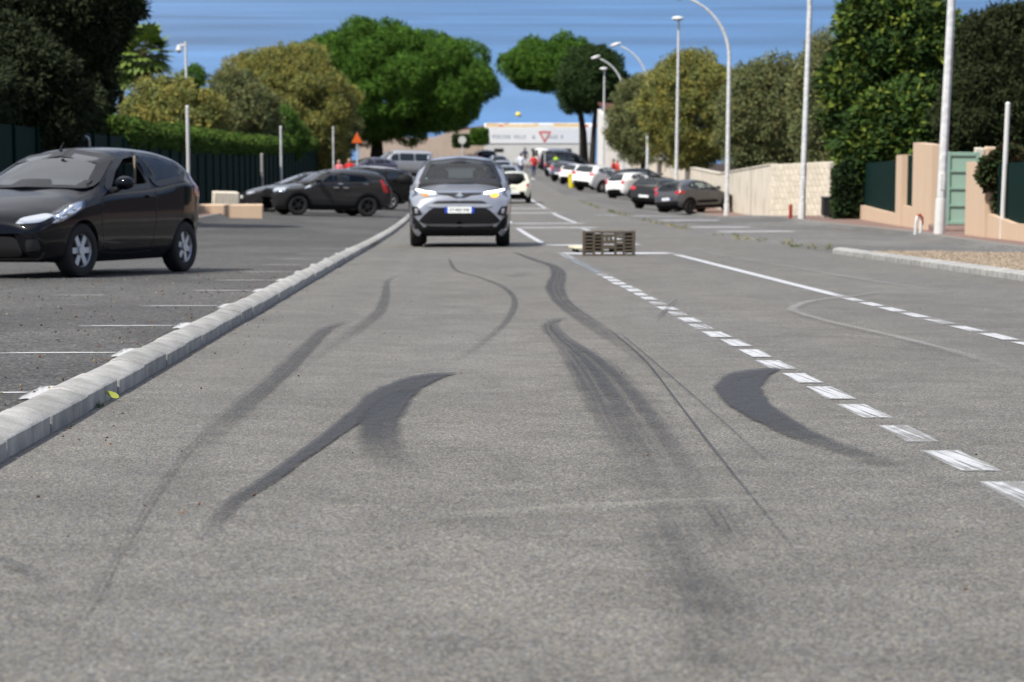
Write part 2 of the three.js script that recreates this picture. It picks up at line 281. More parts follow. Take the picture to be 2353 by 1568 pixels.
// ---------------------------------------------------------------- rubber and dust marks: list of [px, py, width px], density along, streaks
function smooth(pts, n) { const c = new THREE.CatmullRomCurve3(pts.map(p => V(p[0], p[1], p[2] ?? 0)), false, 'centripetal'), o = []; for (let i = 0; i <= n; i++) o.push(c.getPoint(i / n)); return o; }
let markNo = 0;
function tyreMark(pts, { dens = 0.7, fadeIn = 0.1, fadeOut = 0.4, streak = 0, edge = 0.25, color = [0.035, 0.036, 0.042], name = 'tyre_mark', skew = 0 }) {
  const q = smooth(pts, 60), L = [], R = [], vs = []; let len = 0, prev = null;
  q.forEach((p, i) => {
    const d = new THREE.Vector3().subVectors(q[Math.min(i + 1, 60)], q[Math.max(i - 1, 0)]);
    // width is measured across the mark on the ground, so the normal is taken there
    const a = gp(p.x, p.y), b = gp(p.x + d.x * 0.5, p.y + d.y * 0.5), t = [b[0] - a[0], b[1] - a[1]], l = Math.hypot(...t) || 1, k = Math.abs(p.z) / 2 * a[1] / FOC;
    const n = [t[1] / l, -t[0] / l]; L.push([a[0] - n[0] * k, a[1] - n[1] * k]); R.push([a[0] + n[0] * k, a[1] + n[1] * k]);
    if (prev) len += Math.hypot(a[0] - prev[0], a[1] - prev[1]); prev = a; vs.push(len);
  });
  for (let i = 0; i < vs.length; i++) vs[i] /= len;
  const h = 1024, w = 64, ks = ++markNo, mm = len / h * 1000;
  const alpha = tex(w, h, (i, j) => {
    const u = (i + 0.5) / w, v = (j + 0.5) / h, c = Math.abs(u - 0.5) * 2, body = sstep(1, 1 - edge * 2, c + 0.25 * (fbm(j / 40, ks * 7 + i / 30, 3) - 0.5)) * (1 - skew * u);
    const along = sstep(0, fadeIn, v) * (1 - sstep(1 - fadeOut, 1, v)), st = streak ? 1 - streak * sstep(0.42, 0.62, fbm(u * 15 + ks, v * 2.2, 4, 0, 0, ks)) : 1;
    const grain = 0.30 + 0.95 * Math.pow(hash2(i + ks * 57, j), 0.7) + 0.5 * (fbm(i / 12, j / 12 + ks, 3) - 0.5);
    const val = 255 * clamp(dens * body * along * st * grain, 0, 1); return [val, val, val];
  });
  alpha.wrapS = alpha.wrapT = THREE.ClampToEdgeWrapping;
  part(name, ribbon(L, R, 0.007 + ks * 0.0008, surf, vs), std(C(...color), 0.75, { transparent: true, alphaMap: alpha }), road);
}
tyreMark([[1060, 860, 10], [1025, 861, 60], [975, 870, 100], [905, 902, 118], [840, 945, 84], [765, 1000, 56], [690, 1053, 52], [610, 1110, 54], [540, 1155, 54], [495, 1208, 56], [470, 1262, 58], [462, 1300, 60]], { dens: 0.88, fadeIn: 0.02, fadeOut: 0.35, edge: 0.16 });
tyreMark([[955, 890, 50], [905, 925, 95], [872, 970, 120], [872, 1020, 130], [905, 1070, 130], [975, 1115, 140]], { dens: 0.95, fadeIn: 0.15, fadeOut: 0.68, streak: 0.15 });
tyreMark([[1798, 851, 8], [1765, 852, 70], [1718, 866, 120], [1695, 893, 130], [1722, 930, 118], [1785, 972, 110], [1870, 1012, 100], [1980, 1050, 95], [2110, 1090, 95], [2260, 1135, 100]], { dens: 0.95, fadeIn: 0.01, fadeOut: 0.55, edge: 0.16 });
tyreMark([[1030, 592, 8], [1045, 620, 12], [1105, 640, 14], [1160, 664, 16], [1182, 692, 18], [1170, 730, 20], [1120, 780, 24], [1050, 828, 30], [970, 868, 30], [900, 905, 30]], { dens: 0.42, fadeIn: 0.1, fadeOut: 0.35 });
tyreMark([[1175, 578, 10], [1225, 597, 18], [1272, 614, 30], [1284, 632, 44], [1275, 660, 56], [1288, 690, 52], [1330, 726, 56], [1380, 760, 58], [1430, 796, 50], [1500, 850, 40], [1570, 910, 38], [1640, 980, 36]], { dens: 0.62, fadeIn: 0.08, fadeOut: 0.45, edge: 0.2, streak: 0.3 });
tyreMark([[1400, 760, 6], [1480, 830, 7], [1550, 920, 8], [1610, 1000, 9], [1680, 1090, 10], [1760, 1190, 11], [1860, 1320, 13], [1960, 1450, 15]], { dens: 0.75, fadeIn: 0.1, fadeOut: 0.35 });
tyreMark([[1420, 765, 5], [1520, 850, 7], [1600, 920, 7], [1690, 1000, 8], [1780, 1080, 9], [1880, 1160, 10]], { dens: 0.5, fadeIn: 0.1, fadeOut: 0.3 });
tyreMark([[1322, 733, 6], [1285, 736, 22], [1262, 750, 48], [1285, 780, 70], [1335, 822, 120], [1385, 880, 180], [1430, 945, 225], [1475, 1015, 255], [1520, 1090, 270], [1565, 1180, 260], [1630, 1300, 290], [1710, 1430, 320]], { dens: 0.72, fadeIn: 0.02, fadeOut: 0.62, streak: 0.6, edge: 0.28 });
tyreMark([[822, 741, 5], [785, 745, 18], [745, 762, 36], [710, 795, 50], [655, 850, 62], [590, 908, 70], [520, 970, 80], [450, 1035, 84], [390, 1100, 90], [340, 1160, 100]], { dens: 0.55, fadeIn: 0.02, fadeOut: 0.45, streak: 0.3 });
tyreMark([[480, 985, 14], [415, 1060, 18], [370, 1124, 20], [340, 1169, 20], [310, 1219, 20], [270, 1279, 22], [225, 1369, 20], [175, 1439, 22], [100, 1549, 26]], { dens: 0.36, fadeIn: 0.2, fadeOut: 0.2, edge: 0.45 });
tyreMark([[1500, 1130, 200], [1540, 1260, 240], [1600, 1400, 270], [1640, 1600, 300]], { dens: 0.24, fadeIn: 0.4, fadeOut: 0.15, streak: 0.5, edge: 0.5 });
tyreMark([[930, 632, 8], [890, 648, 16], [885, 680, 26], [872, 715, 36], [830, 752, 42], [760, 800, 44], [690, 850, 44], [600, 910, 40]], { dens: 0.42, fadeIn: 0.1, fadeOut: 0.5, streak: 0.3 });
tyreMark([[1225, 628, 6], [1190, 634, 14], [1150, 640, 14]], { dens: 0.4, fadeIn: 0.1, fadeOut: 0.5 });
tyreMark([[1620, 1160, 130], [1650, 1205, 135], [1680, 1265, 140]], { dens: 0.45, fadeIn: 0.3, fadeOut: 0.6, streak: 0.8, edge: 0.35 });
tyreMark([[1530, 1290, 260], [1650, 1400, 300], [1750, 1530, 320]], { dens: 0.28, fadeIn: 0.4, fadeOut: 0.6, streak: 0.6, edge: 0.5 });
tyreMark([[1558, 690, 8], [1530, 715, 9], [1502, 745, 10]], { dens: 0.5, fadeIn: 0.2, fadeOut: 0.4 });
tyreMark([[0, 1300, 40], [60, 1325, 45], [110, 1355, 50]], { dens: 0.4, fadeIn: 0.05, fadeOut: 0.6 });
const dust = [0.40, 0.39, 0.38];
tyreMark([[2060, 668, 8], [1950, 686, 22], [1850, 700, 36], [1822, 716, 40], [1880, 738, 36], [1990, 764, 34], [2120, 795, 40], [2260, 835, 50], [2400, 880, 60]], { dens: 0.30, fadeIn: 0.1, fadeOut: 0.3, edge: 0.5, color: dust, name: 'dust_mark' });
tyreMark([[1560, 572, 10], [1750, 605, 14], [1950, 640, 20], [2130, 668, 30], [2350, 700, 44]], { dens: 0.20, fadeIn: 0.2, fadeOut: 0.3, edge: 0.5, color: dust, name: 'dust_mark' });
tyreMark([[820, 1218, 110], [1100, 1195, 110], [1400, 1176, 110], [1700, 1162, 100], [2050, 1158, 100]], { dens: 0.15, edge: 0.5, fadeIn: 0.3, fadeOut: 0.4, color: [0.46, 0.44, 0.38], name: 'dust_mark' });
tyreMark([[1560, 768, 6], [1800, 770, 6], [2000, 782, 6], [2200, 800, 6]], { dens: 0.4, fadeIn: 0.1, fadeOut: 0.4, color: [0.46, 0.44, 0.38], name: 'dust_mark' });

// ---------------------------------------------------------------- kerbs
{
  const pr = new THREE.Shape(); // x to the left (back), y up; front face at x = 0
  [[0, -0.15], [0, 0.062], [0.006, 0.068], [0.06, 0.084], [0.11, 0.094], [0.15, 0.090], [0.175, 0.068], [0.175, -0.15]].forEach(([x, y], i) => i ? pr.lineTo(x, y) : pr.moveTo(x, y));
  const stone = len => { const g = new THREE.ExtrudeGeometry(pr, { depth: len - 0.030, bevelEnabled: true, bevelThickness: 0.006, bevelSize: 0.005, bevelSegments: 1 }); g.rotateY(Math.PI); g.translate(0, 0, -0.006); g.computeVertexNormals(); return toCreasedNormals(metreUV(g, 0.9), 0.6); };
  const mk = (label, x, flip, s0, s1, far) => {
    const o = thing('kerb', label, 'kerb'), g1 = stone(1), gn = {};
    for (let s = s0; s < s1;) {
      const len = s < far ? 1 : 8; const g = len === 1 ? g1 : (gn[len] ??= stone(len)), m = part(len === 1 ? 'kerb_stone' : 'kerb_run', g, mKerbs[(hash2(s | 0, 3) * 3) | 0], o);
      const a = base(x, s), b = base(x, s + len);
      m.position.set(x + (hash2(s | 0, 8) - 0.5) * 0.012, a, -s); if (flip) m.scale.x = -1;
      m.rotation.x = Math.atan2(b - a, len); s += len; m.position.y += (hash2(s | 0, 5) - 0.5) * 0.01; if (flip) { m.geometry = g; m.scale.x = 1; m.rotation.set(Math.atan2(b - a, len), Math.PI, 0); m.position.set(x, b, -(s)); }
    }
    return o;
  };
  mk('rounded concrete kerb stones between the road and the tee marked parking strip', -1.52, false, 3, 235, 46);
  mk('pale concrete kerb stones edging the brown gravel bed', 5.93, true, 18, 42, 42);
  // kerb of the right pavement
  const mOldKerb = std(C(0.62, 0.60, 0.57), 0.95, { map: concTex, bumpMap: concBump, bumpScale: 0.006 });
  const k = thing('kerb', 'worn concrete kerb under the red brown pavement by the peach wall', 'kerb');
  for (let s = 28; s < 255; s += 2) { const x0 = pavR(s), x1 = pavR(s + 2), g = boxUV(0.17, 0.32, 1.985, 0.03, 0.9), m = part('kerb_stone', g, mOldKerb, k), a = base(x0 + 0.1, s), b = base(x1 + 0.1, s + 2); m.position.set((x0 + x1) / 2 + 0.08, (a + b) / 2 - 0.16 + 0.12, -(s + 1)); m.rotation.set(Math.atan2(b - a, 2), -Math.atan2(x1 - x0, 2), 0, 'YXZ'); }
  const k2 = thing('kerb', 'worn concrete kerb of the pavement along the green fence', 'kerb');
  for (let s = 20; s < 238; s += 2) { const m = part('kerb_stone', boxUV(0.14, 0.34, 1.985, 0.03, 0.9), mOldKerb, k2), a = surf(-6.8, s), b = surf(-6.8, s + 2); m.position.set(-6.99, (a + b) / 2 - 0.17 + 0.13, -(s + 1)); m.rotation.x = Math.atan2(b - a, 2); }
}
{ // gravel bed behind the pale kerb, weeds along its edge
  const edge = s => 8.5 + 0.3 * (fbm(s / 1.5, 7, 3) - 0.5) - 1.2 * sstep(39, 41, s);
  const bed = struct(new THREE.Mesh(sheet(6.12, edge, steps(18, 41, 0.5), 8, 0.012, 2, (x, s) => { const v = 0.8 + 0.4 * fbm(x / 0.3, s / 0.3, 3); return [v, v * 0.84, v * 0.66]; }), std(C(1.5, 1.4, 1.25), 0.95, { map: lotMap, bumpMap: lotBump, bumpScale: 0.012, vertexColors: true })), 'gravel_bed', 'brown gravel bed behind the pale kerb');
  seed(21); const n = 14000, im = new THREE.InstancedMesh(new THREE.DodecahedronGeometry(0.016, 0), std(C(1, 1, 1), 0.95), n), M = new THREE.Matrix4(), q = new THREE.Quaternion();
  for (let i = 0; i < n; i++) { const s = rr(24, 41), x = rr(6.15, edge(s) + 0.15), k = rr(0.5, 1.5), v = rr(0.6, 1.4); q.setFromEuler(new THREE.Euler(rr(0, 6), rr(0, 6), rr(0, 6))); im.setMatrixAt(i, M.compose(V(x, surf(x, s) + 0.016, -s), q, V(k, k * 0.7, k))); im.setColorAt(i, C(0.26 * v, 0.205 * v, 0.15 * v)); }
  im.name = 'gravel'; im.userData.kind = 'stuff'; im.userData.label = 'loose brown gravel stones'; bed.add(im);
}

// ================================================================ walls, fences, buildings
// a wall standing along [x, s, height, foot] points with a thickness; one mesh, uv in metres
function wallGeo(pts, th, tile = 3, sink = 0.35) {
  const pos = [], uv = [], idx = []; let d = 0;
  const sides = pts.map((p, i) => { const a = pts[Math.max(i - 1, 0)], b = pts[Math.min(i + 1, pts.length - 1)], t = [b[0] - a[0], b[1] - a[1]], l = Math.hypot(...t); return [t[1] / l * th / 2, -t[0] / l * th / 2]; });
  const quad = (A, B, Cc, D, u0, u1, v0, v1) => { const k = pos.length / 3; for (const p of [A, B, Cc, D]) pos.push(...p); uv.push(u0, v0[0], u1, v0[1], u1, v1[1], u0, v1[0]); idx.push(k, k + 1, k + 2, k, k + 2, k + 3); };
  for (let i = 0; i < pts.length; i++) {
    const [x, s, h, f] = pts[i], g = f ?? surf(x, s);
    if (i < pts.length - 1) {
      const [X, S, H, Fo] = pts[i + 1], G = Fo ?? surf(X, S), l = Math.hypot(X - x, S - s), u0 = d / tile, u1 = (d + l) / tile; d += l;
      for (const k of [1, -1]) {
        const a = [x + sides[i][0] * k, g - sink, -(s + sides[i][1] * k)], b = [X + sides[i + 1][0] * k, G - sink, -(S + sides[i + 1][1] * k)], c = [b[0], G + H, b[2]], e = [a[0], g + h, a[2]];
        k > 0 ? quad(b, a, e, c, u1, u0, [(G - sink) / tile, (g - sink) / tile], [(g + h) / tile, (G + H) / tile].reverse()) : quad(a, b, c, e, u0, u1, [(g - sink) / tile, (G - sink) / tile], [(g + h) / tile, (G + H) / tile]);
      }
      quad([x - sides[i][0], g + h, -(s - sides[i][1])], [X - sides[i + 1][0], G + H, -(S - sides[i + 1][1])], [X + sides[i + 1][0], G + H, -(S + sides[i + 1][1])], [x + sides[i][0], g + h, -(s + sides[i][1])], u0, u1, [0, 0], [th / tile, th / tile]);
    }
    if (i === 0 || i === pts.length - 1) quad([x - sides[i][0], g - sink, -(s - sides[i][1])], [x + sides[i][0], g - sink, -(s + sides[i][1])], [x + sides[i][0], g + h, -(s + sides[i][1])], [x - sides[i][0], g + h, -(s - sides[i][1])], 0, th / tile, [(g - sink) / tile, (g - sink) / tile], [(g + h) / tile, (g + h) / tile]);
  }
  const g = geoOf(pos, idx, uv); return g;
}
const wallPt = (px, s, pyTop, off = 0) => { const x = xAt(px, s) + off, g = surf(x, s); return [x, s, yAt(px, pyTop, s) - g]; };

// --- cream wall on the right, with a block-built end turned to the entrance
const P0 = wallPt(1912, 98, 381), P1 = wallPt(1776, 103.5, 379);
{
  const w = thing('garden_wall', 'long cream garden wall stained by streaks behind the parked cars', 'wall');
  const a = [P1[0] + 0.06, P1[1] + 0.3, P1[2]];
  part('wall', wallGeo([a, [12.4, 125, 1.62], [12.9, 150, 1.75], [13.3, 175, 1.85], [13.5, 205, 1.95]], 0.25, 3.2), mCream, w);
  part('coping', wallGeo([[a[0], a[1], 0.06, surf(a[0], a[1]) + a[2] + 0.004], [12.4, 125, 0.06, surf(12.4, 125) + 1.624], [12.9, 150, 0.06, surf(12.9, 150) + 1.754], [13.3, 175, 0.06, surf(13.3, 175) + 1.854], [13.5, 205, 0.06, surf(13.5, 205) + 1.954]], 0.31, 3, 0), mCream, w);
  const e = thing('garden_wall', 'bright cream block wall end facing the entrance by the red bollard', 'wall');
  const dx = P0[0] - P1[0], ds = P0[1] - P1[1], L = Math.hypot(dx, ds), turn = Math.atan2(ds, dx);
  part('core', wallGeo([P1.slice(0, 2).concat(P1[2] - 0.08), P0.slice(0, 2).concat(P0[2] - 0.08)], 0.2, 3.2), mCream, e);
  const rowsN = 9, H = P1[2], bh = H / rowsN, bw = 0.42, bm = [1, 0.93, 1.06].map(k => { const m = mCream.clone(); m.color = C(k, k, k * 0.98); return m; });
  const g0 = boxUV(bw - 0.012, bh - 0.012, 0.26, 0.012, 3.2), gEnd = boxUV(bw / 2 - 0.012, bh - 0.012, 0.26, 0.012, 3.2);
  for (let r = 0; r < rowsN; r++) for (let d = (r % 2 ? -bw / 2 : 0); d < L - 0.05; d += bw) {
    const d0 = Math.max(0, d), d1 = Math.min(L, d + bw), half = d1 - d0 < bw - 0.02, m = part('block', half ? gEnd : g0, bm[(hash2(r * 13, d * 10 | 0) * 3) | 0], e), c = (d0 + d1) / 2, x = P1[0] + dx * c / L, s = P1[1] + ds * c / L;
    if (half) m.scale.x = (d1 - d0) / (bw / 2);
    m.position.set(x, lerp(surf(P1[0], P1[1]), surf(P0[0], P0[1]), c / L) + bh * (r + 0.5) + (hash2(r, d * 9 | 0) - 0.5) * 0.004, -s); m.rotation.y = turn; m.translateZ((hash2(d * 7 | 0, r) - 0.5) * 0.012);
  }
}
{ // tall pale gable beyond the cream wall
  const b = thing('house', 'tall pale gable house with a tiled eave beyond the cream wall', 'house');
  const s = 214, x0 = xAt(1386, s), x1 = xAt(1432, s), g = surf(x0, s), hT = yAt(1400, 262, s) - g;
  const m = part('wall', metreUV(new THREE.BoxGeometry(x1 - x0 + 5, hT, 9), 3), mWhiteWall, b); m.position.set((x0 + x1) / 2 + 2.5, g + hT / 2 - 0.2, -s - 4.5);
  const r = part('roof', metreUV(new THREE.BoxGeometry(x1 - x0 + 5.5, 0.16, 9.5), 1), std(C(0.42, 0.17, 0.09), 0.9, { map: brickTex }), b); r.position.set((x0 + x1) / 2 + 2.75, g + hT - 0.04, -s - 4.5); r.rotation.z = -0.10;
}
// --- peach wall, green panels and the mint gate
const mGreenMesh = phys(C(0.004, 0.022, 0.018), 0.85, { specularIntensity: 0.12, map: tex(128, 128, (i, j) => { const v = (i % 4 < 2 ? 0.85 : 1) * (j % 4 < 2 ? 0.9 : 1) * (0.8 + 0.4 * fbm(i / 20, j / 20, 3, 6, 6, 2)); return [enc(v * 0.9), enc(v * 0.9), enc(v * 0.9)]; }, true) });
{
  const w = thing('garden_wall', 'peach rendered wall with dark green infill panels left of the gate', 'wall');
  const line = s => lerp(10.35, 12.75, (s - 52) / 34);
  const foot = [[86, 476 - 0, 1965], [0, 0, 0]];
  const LW = (s, py) => { const x = line(s); return [x, s, Math.max(0.3, at(1045, py, s).y - surf(x, s))]; };
  part('low_wall', wallGeo([LW(86, 470), LW(81, 474), LW(71, 494), LW(69.8, 494)], 0.24), mPeach, w); part('low_wall', wallGeo([LW(68.1, 474), LW(65.4, 480)], 0.24), mPeach, w);
  for (const [sa, sb, pt, top] of [[85.5, 69.8, 'green_panel', 1.7], [68.1, 65.4, 'green_panel', 1.8]]) part(pt, wallGeo([[line(sa) + 0.02, sa, top], [line(sb) + 0.02, sb, top]], 0.05, 0.6), mGreenMesh, w);
  const pil = (sa, sb, h1, h2) => part('pillar', wallGeo([[line(sa), sa, h1], [line(sb), sb, h2]], 0.3), mPeach, w);
  pil(69.7, 68.15, 1.82, 1.82); pil(65.35, 61, 2.08, 1.95);
  // right of the gate
  const w2 = thing('garden_wall', 'peach rendered wall with climbing plant right of the mint gate', 'wall');
  part('pillar', wallGeo([[line(54.7) + 0.1, 55.0, 1.50], [line(51.2), 51.2, 1.44]], 0.32), mPeach, w2);
  part('low_wall', wallGeo([LW(51.1, 494), LW(47.6, 520), LW(44, 540)], 0.24), mPeach, w2);
  part('green_panel', wallGeo([[line(51.0) + 0.02, 51.0, 1.4], [line(44) + 0.02, 44, 1.4]], 0.05, 0.6), mGreenMesh, w2);
  // return walls of the recess
  const st = thing('garden_wall', 'low stone capped wall rising behind the mint gate', 'wall');
  const sw = 70.5; let k = 0;
  for (const [pa, pb, y0, y1] of [[2240, 2262, 340, 366], [2263, 2290, 338, 364], [2291, 2316, 343, 362], [2317, 2353, 352, 372]]) {
    const a = at(pa, y0, sw), b = at(pb, y1, sw), m = part('stone', boxUV(b.x - a.x - 0.012, a.y - b.y, 0.3, 0.03, 1.5), k++ % 2 ? mPeach : mCream, st); m.position.set((a.x + b.x) / 2, (a.y + b.y) / 2, -sw); m.rotation.z = -0.05;
  }
  { const a = at(2240, 366, sw), b = at(2375, 366, sw), f = surf(a.x, sw) - 0.2, h = a.y - f - 0.08; const m = part('wall', boxUV(b.x - a.x, h, 0.24, 0.01, 3), mPeach, st); m.position.set((a.x + b.x) / 2, f + h / 2 - 0.05, -sw); }
  // the gate
  const gs = 60.2, A = at(2178, 349, gs), B = at(2247, 517, gs), gy = surf(A.x, gs), gw = B.x - A.x, gh = A.y - B.y;
  const gate = thing('gate', 'pale mint green metal gate of stacked panels in a recess', 'gate'); gate.position.set((A.x + B.x) / 2, B.y, -gs); gate.rotation.y = -0.12;
  const mMint = std(C(0.30, 0.46, 0.36), 0.45, { map: paintTex }), mMint2 = std(C(0.33, 0.50, 0.39), 0.5, { map: paintTex });
  for (const k of [-1, 1]) { const m = part('frame_post', boxUV(0.075, gh, 0.07, 0.008), mMint, gate); m.position.set(k * (gw / 2 - 0.04), gh / 2, 0); }
  for (let r = 0; r < 5; r++) { const hh = (gh - 0.1) / 4; const m = part('frame_rail', boxUV(gw - 0.16, r === 0 || r === 4 ? 0.08 : 0.045, 0.06, 0.006), mMint, gate); m.position.set(0, 0.05 + r * hh, 0.003); if (r < 4) { const p = part('panel', boxUV(gw - 0.16, hh - 0.05, 0.02, 0.004), mMint2, gate); p.position.set(0, 0.05 + (r + 0.5) * hh, -0.012); } }
  const hd = part('handle', new THREE.SphereGeometry(0.025, 10, 8), mSteel, gate); hd.position.set(gw / 2 - 0.04, gh * 0.43, 0.055);
  const stp = thing('doorstep', 'red tiled step under the mint gate', 'step'); const m = part('slab', boxUV(gw + 0.7, B.y - gy + 0.3, 1.1, 0.02, 1.2), mRedPave, stp); m.position.set((A.x + B.x) / 2, (B.y + gy - 0.3) / 2 - 0.006, -gs + 0.3);
}
{ // black cabinet at the corner
  const s = 84, A = at(1890, 454, s), B = at(1948, 500, s), h = A.y - surf(A.x, s);
  const c = thing('cabinet', 'black roadside cabinet at the ivy covered corner', 'cabinet'); c.position.set((A.x + B.x) / 2, surf((A.x + B.x) / 2, s), -s); c.rotation.y = 0.06;
  const w = B.x - A.x, body = part('body', boxUV(w, h - 0.12, 0.4, 0.015), mDark, c); body.position.y = 0.1 + (h - 0.12) / 2;
  part('plinth', boxUV(w - 0.05, 0.14, 0.34, 0.01), mKerbs[0], c).position.y = 0.04; part('lid', boxUV(w + 0.03, 0.03, 0.44, 0.01), mSteelDark, c).position.y = h;
  part('door_seam', boxUV(0.012, h - 0.2, 0.01, 0), mSteelDark, c).position.set(0, h / 2 + 0.05, 0.202);
}
// --- left: green windbreak fence on a low wall, planters
{
  const f = thing('fence', 'dark green windbreak fence panels along the left pavement', 'fence');
  const fx = -9.0, topOf = s => 2.2;
  for (let s = 46, k = 0; s < 215; s += 3, k++) {
    const y = surf(fx, s), y2 = surf(fx, s + 3), p = part('fence_post', new THREE.CylinderGeometry(0.03, 0.03, 2.5, 8), mGreenMesh, f); p.position.set(fx + 0.05, y + 1.0, -s);
    part('fence_panel', wallGeo([[fx, s + 0.04, topOf(s), y], [fx, s + 2.96, topOf(s), y2]], 0.035, 0.7, -0.08), mGreenMesh, f);
  }
  const lw = thing('retaining_wall', 'low pinkish retaining wall beneath the green fence', 'wall');
  part('wall', wallGeo(steps(40, 215, 7).map(s => [-8.75, s, 0.1]), 0.28), mPinkWall, lw);
  const s = 82, pl = thing('planter', 'pale sunlit concrete planter block at the pavement edge', 'planter'); const gA = at(488, 441, s), gB = at(546, 464, s), y = surf(-7.9, s);
  const m = part('block', boxUV(gB.x - gA.x, Math.max(0.5, gA.y - y) + 0.15, 0.5, 0.03, 2), mCream, pl); m.position.set((gA.x + gB.x) / 2, y + (gA.y - y - 0.15) / 2, -s); m.rotation.y = 0.25; m.rotation.z = -0.05;
  const pl2 = thing('planter', 'low peach planter wall beside the pale planter block', 'planter'); const a2 = at(440, 470, 80), b2 = at(604, 472, 80), g2 = surf((a2.x + b2.x) / 2, 80), h2 = a2.y - g2 + 0.2; const m2 = part('block', boxUV(b2.x - a2.x, h2, 0.3, 0.03, 2), mPeach, pl2); m2.position.set((a2.x + b2.x) / 2, g2 + h2 / 2 - 0.2, -80); 
}
{ // walls at the bottom of the hill under the big pine
  const w = thing('boundary_wall', 'grey pink boundary wall under the big umbrella pine', 'wall');
  part('wall', wallGeo([wallPt(826, 277, 318), wallPt(1000, 277, 316), wallPt(1040, 277, 301), wallPt(1112, 277, 297)], 0.3), mPinkWall, w);
  const w2 = thing('hut', 'small pale hut seen beneath the pine crown', 'hut'); const s = 279.5, A = at(836, 303, s), B = at(880, 340, s), h = A.y - surf(A.x, s);
  const bm = part('wall', metreUV(new THREE.BoxGeometry(B.x - A.x, h + 0.4, 3), 3), mWhiteWall, w2); bm.position.set((A.x + B.x) / 2, surf(A.x, s) + h / 2 - 0.2, -s - 1.5);
  const rf = part('roof', metreUV(new THREE.BoxGeometry(B.x - A.x + 0.4, 0.12, 3.4), 1), std(C(0.40, 0.17, 0.1), 0.9), w2); rf.position.set((A.x + B.x) / 2, surf(A.x, s) + h + 0.07, -s - 1.5);
  const sn = thing('notice_board', 'small round white notice board on a post before the pink wall', 'sign'), sa = at(1062, 322, 272); const d = part('board', new THREE.CylinderGeometry(0.4, 0.4, 0.05, 24).rotateX(Math.PI / 2), mWhitePaint, sn); d.position.copy(sa); const pp = part('post', new THREE.CylinderGeometry(0.05, 0.05, sa.y - surf(sa.x, 272), 8), mGalv, sn); pp.position.set(sa.x, (sa.y + surf(sa.x, 272)) / 2, -272.08);
}
function canvasTex(w, h, draw) { const c = document.createElement('canvas'); c.width = w; c.height = h; draw(c.getContext('2d'), w, h); const t = new THREE.CanvasTexture(c); t.colorSpace = THREE.SRGBColorSpace; t.magFilter = THREE.LinearFilter; return t; }
{ // white beach building
  const s = 280, A = at(1114, 292, s), B = at(1366, 372, s), g = surf(9, s) - 0.2, w = B.x - A.x, top = A.y, h = top - g, cx = (A.x + B.x) / 2;
  const b = thing('beach_building', 'long low white beach building at the foot of the road', 'building'); b.position.set(cx, g, -s);
  const mW = std(C(0.82, 0.82, 0.80), 0.85, { map: paintTex });
  const m = part('wall', metreUV(new THREE.BoxGeometry(w, h, 6), 3), mW, b); m.position.set(0, h / 2, -3);
  const band = part('name_band', metreUV(new THREE.BoxGeometry(w * 0.98, h * 0.36, 0.06), 3), std(C(1, 1, 1), 0.8, {}), b); band.position.set(0, h * 0.78, 0.034);
  band.material = std(C(1, 1, 1), 0.8, { map: canvasTex(1024, 128, (c, W, H) => { c.fillStyle = '#e9ebee'; c.fillRect(0, 0, W, H); c.fillStyle = '#dfe3ea'; c.fillRect(W * 0.52, 0, W * 0.48, H); c.fillStyle = '#8b95a6'; c.font = 'bold 46px sans-serif'; c.fillText('PISCINE  VILLE', 60, 88); c.fillText('&', 440, 90); c.fillText('PLAGE  R', 545, 90); }) });
  { const u = band.geometry.attributes.uv, p = band.geometry.attributes.position; for (let i = 0; i < u.count; i++) u.setXY(i, p.getX(i) / (w * 0.98) + 0.5, p.getY(i) / (h * 0.36) + 0.5); }
  const mR = [std(C(0.50, 0.10, 0.06), 0.8), std(C(0.62, 0.24, 0.10), 0.8), std(C(0.70, 0.52, 0.30), 0.8), mWhitePaint];
  seed(31); for (let x = -w / 2 + 0.1; x < w / 2 - 0.3;) { const l = rr(0.5, 1.7), hh = rr(0.22, 0.42), k = part('parapet_panel', boxUV(Math.min(l, w / 2 - x) - 0.03, hh, 0.2, 0.02), mR[(rnd() * 3.6) | 0], b); k.position.set(x + l / 2, h + hh / 2 - 0.02, -0.25); x += l; }
  const vg = boxUV(0.95, 0.32, 0.05, 0.01); for (const px of [1146, 1232, 1302]) { const v = part('window', vg, mDark, b); v.position.set(at(px, 345, s).x - cx, at(px, 345, s).y - g, 0.03); }
  const lw = part('low_wall', metreUV(new THREE.BoxGeometry(w * 1.06, 0.9, 0.25), 3), mW, b); lw.position.set(-w * 0.03, 0.55, 1.6);
  const rs = thing('sloped_roof', 'orange tiled shed roof left of the white beach building', 'roof'); const q = at(1085, 297, 286); const r1 = part('tiles', metreUV(new THREE.BoxGeometry(5.5, 0.15, 4), 1), std(C(0.42, 0.16, 0.09), 0.9, { map: brickTex }), rs); r1.position.copy(q); r1.rotation.z = 0.12; const r2 = part('wall', metreUV(new THREE.BoxGeometry(5, 2.6, 3.6), 3), mPinkWall, rs); r2.position.set(q.x, q.y - 1.5, q.z);
}

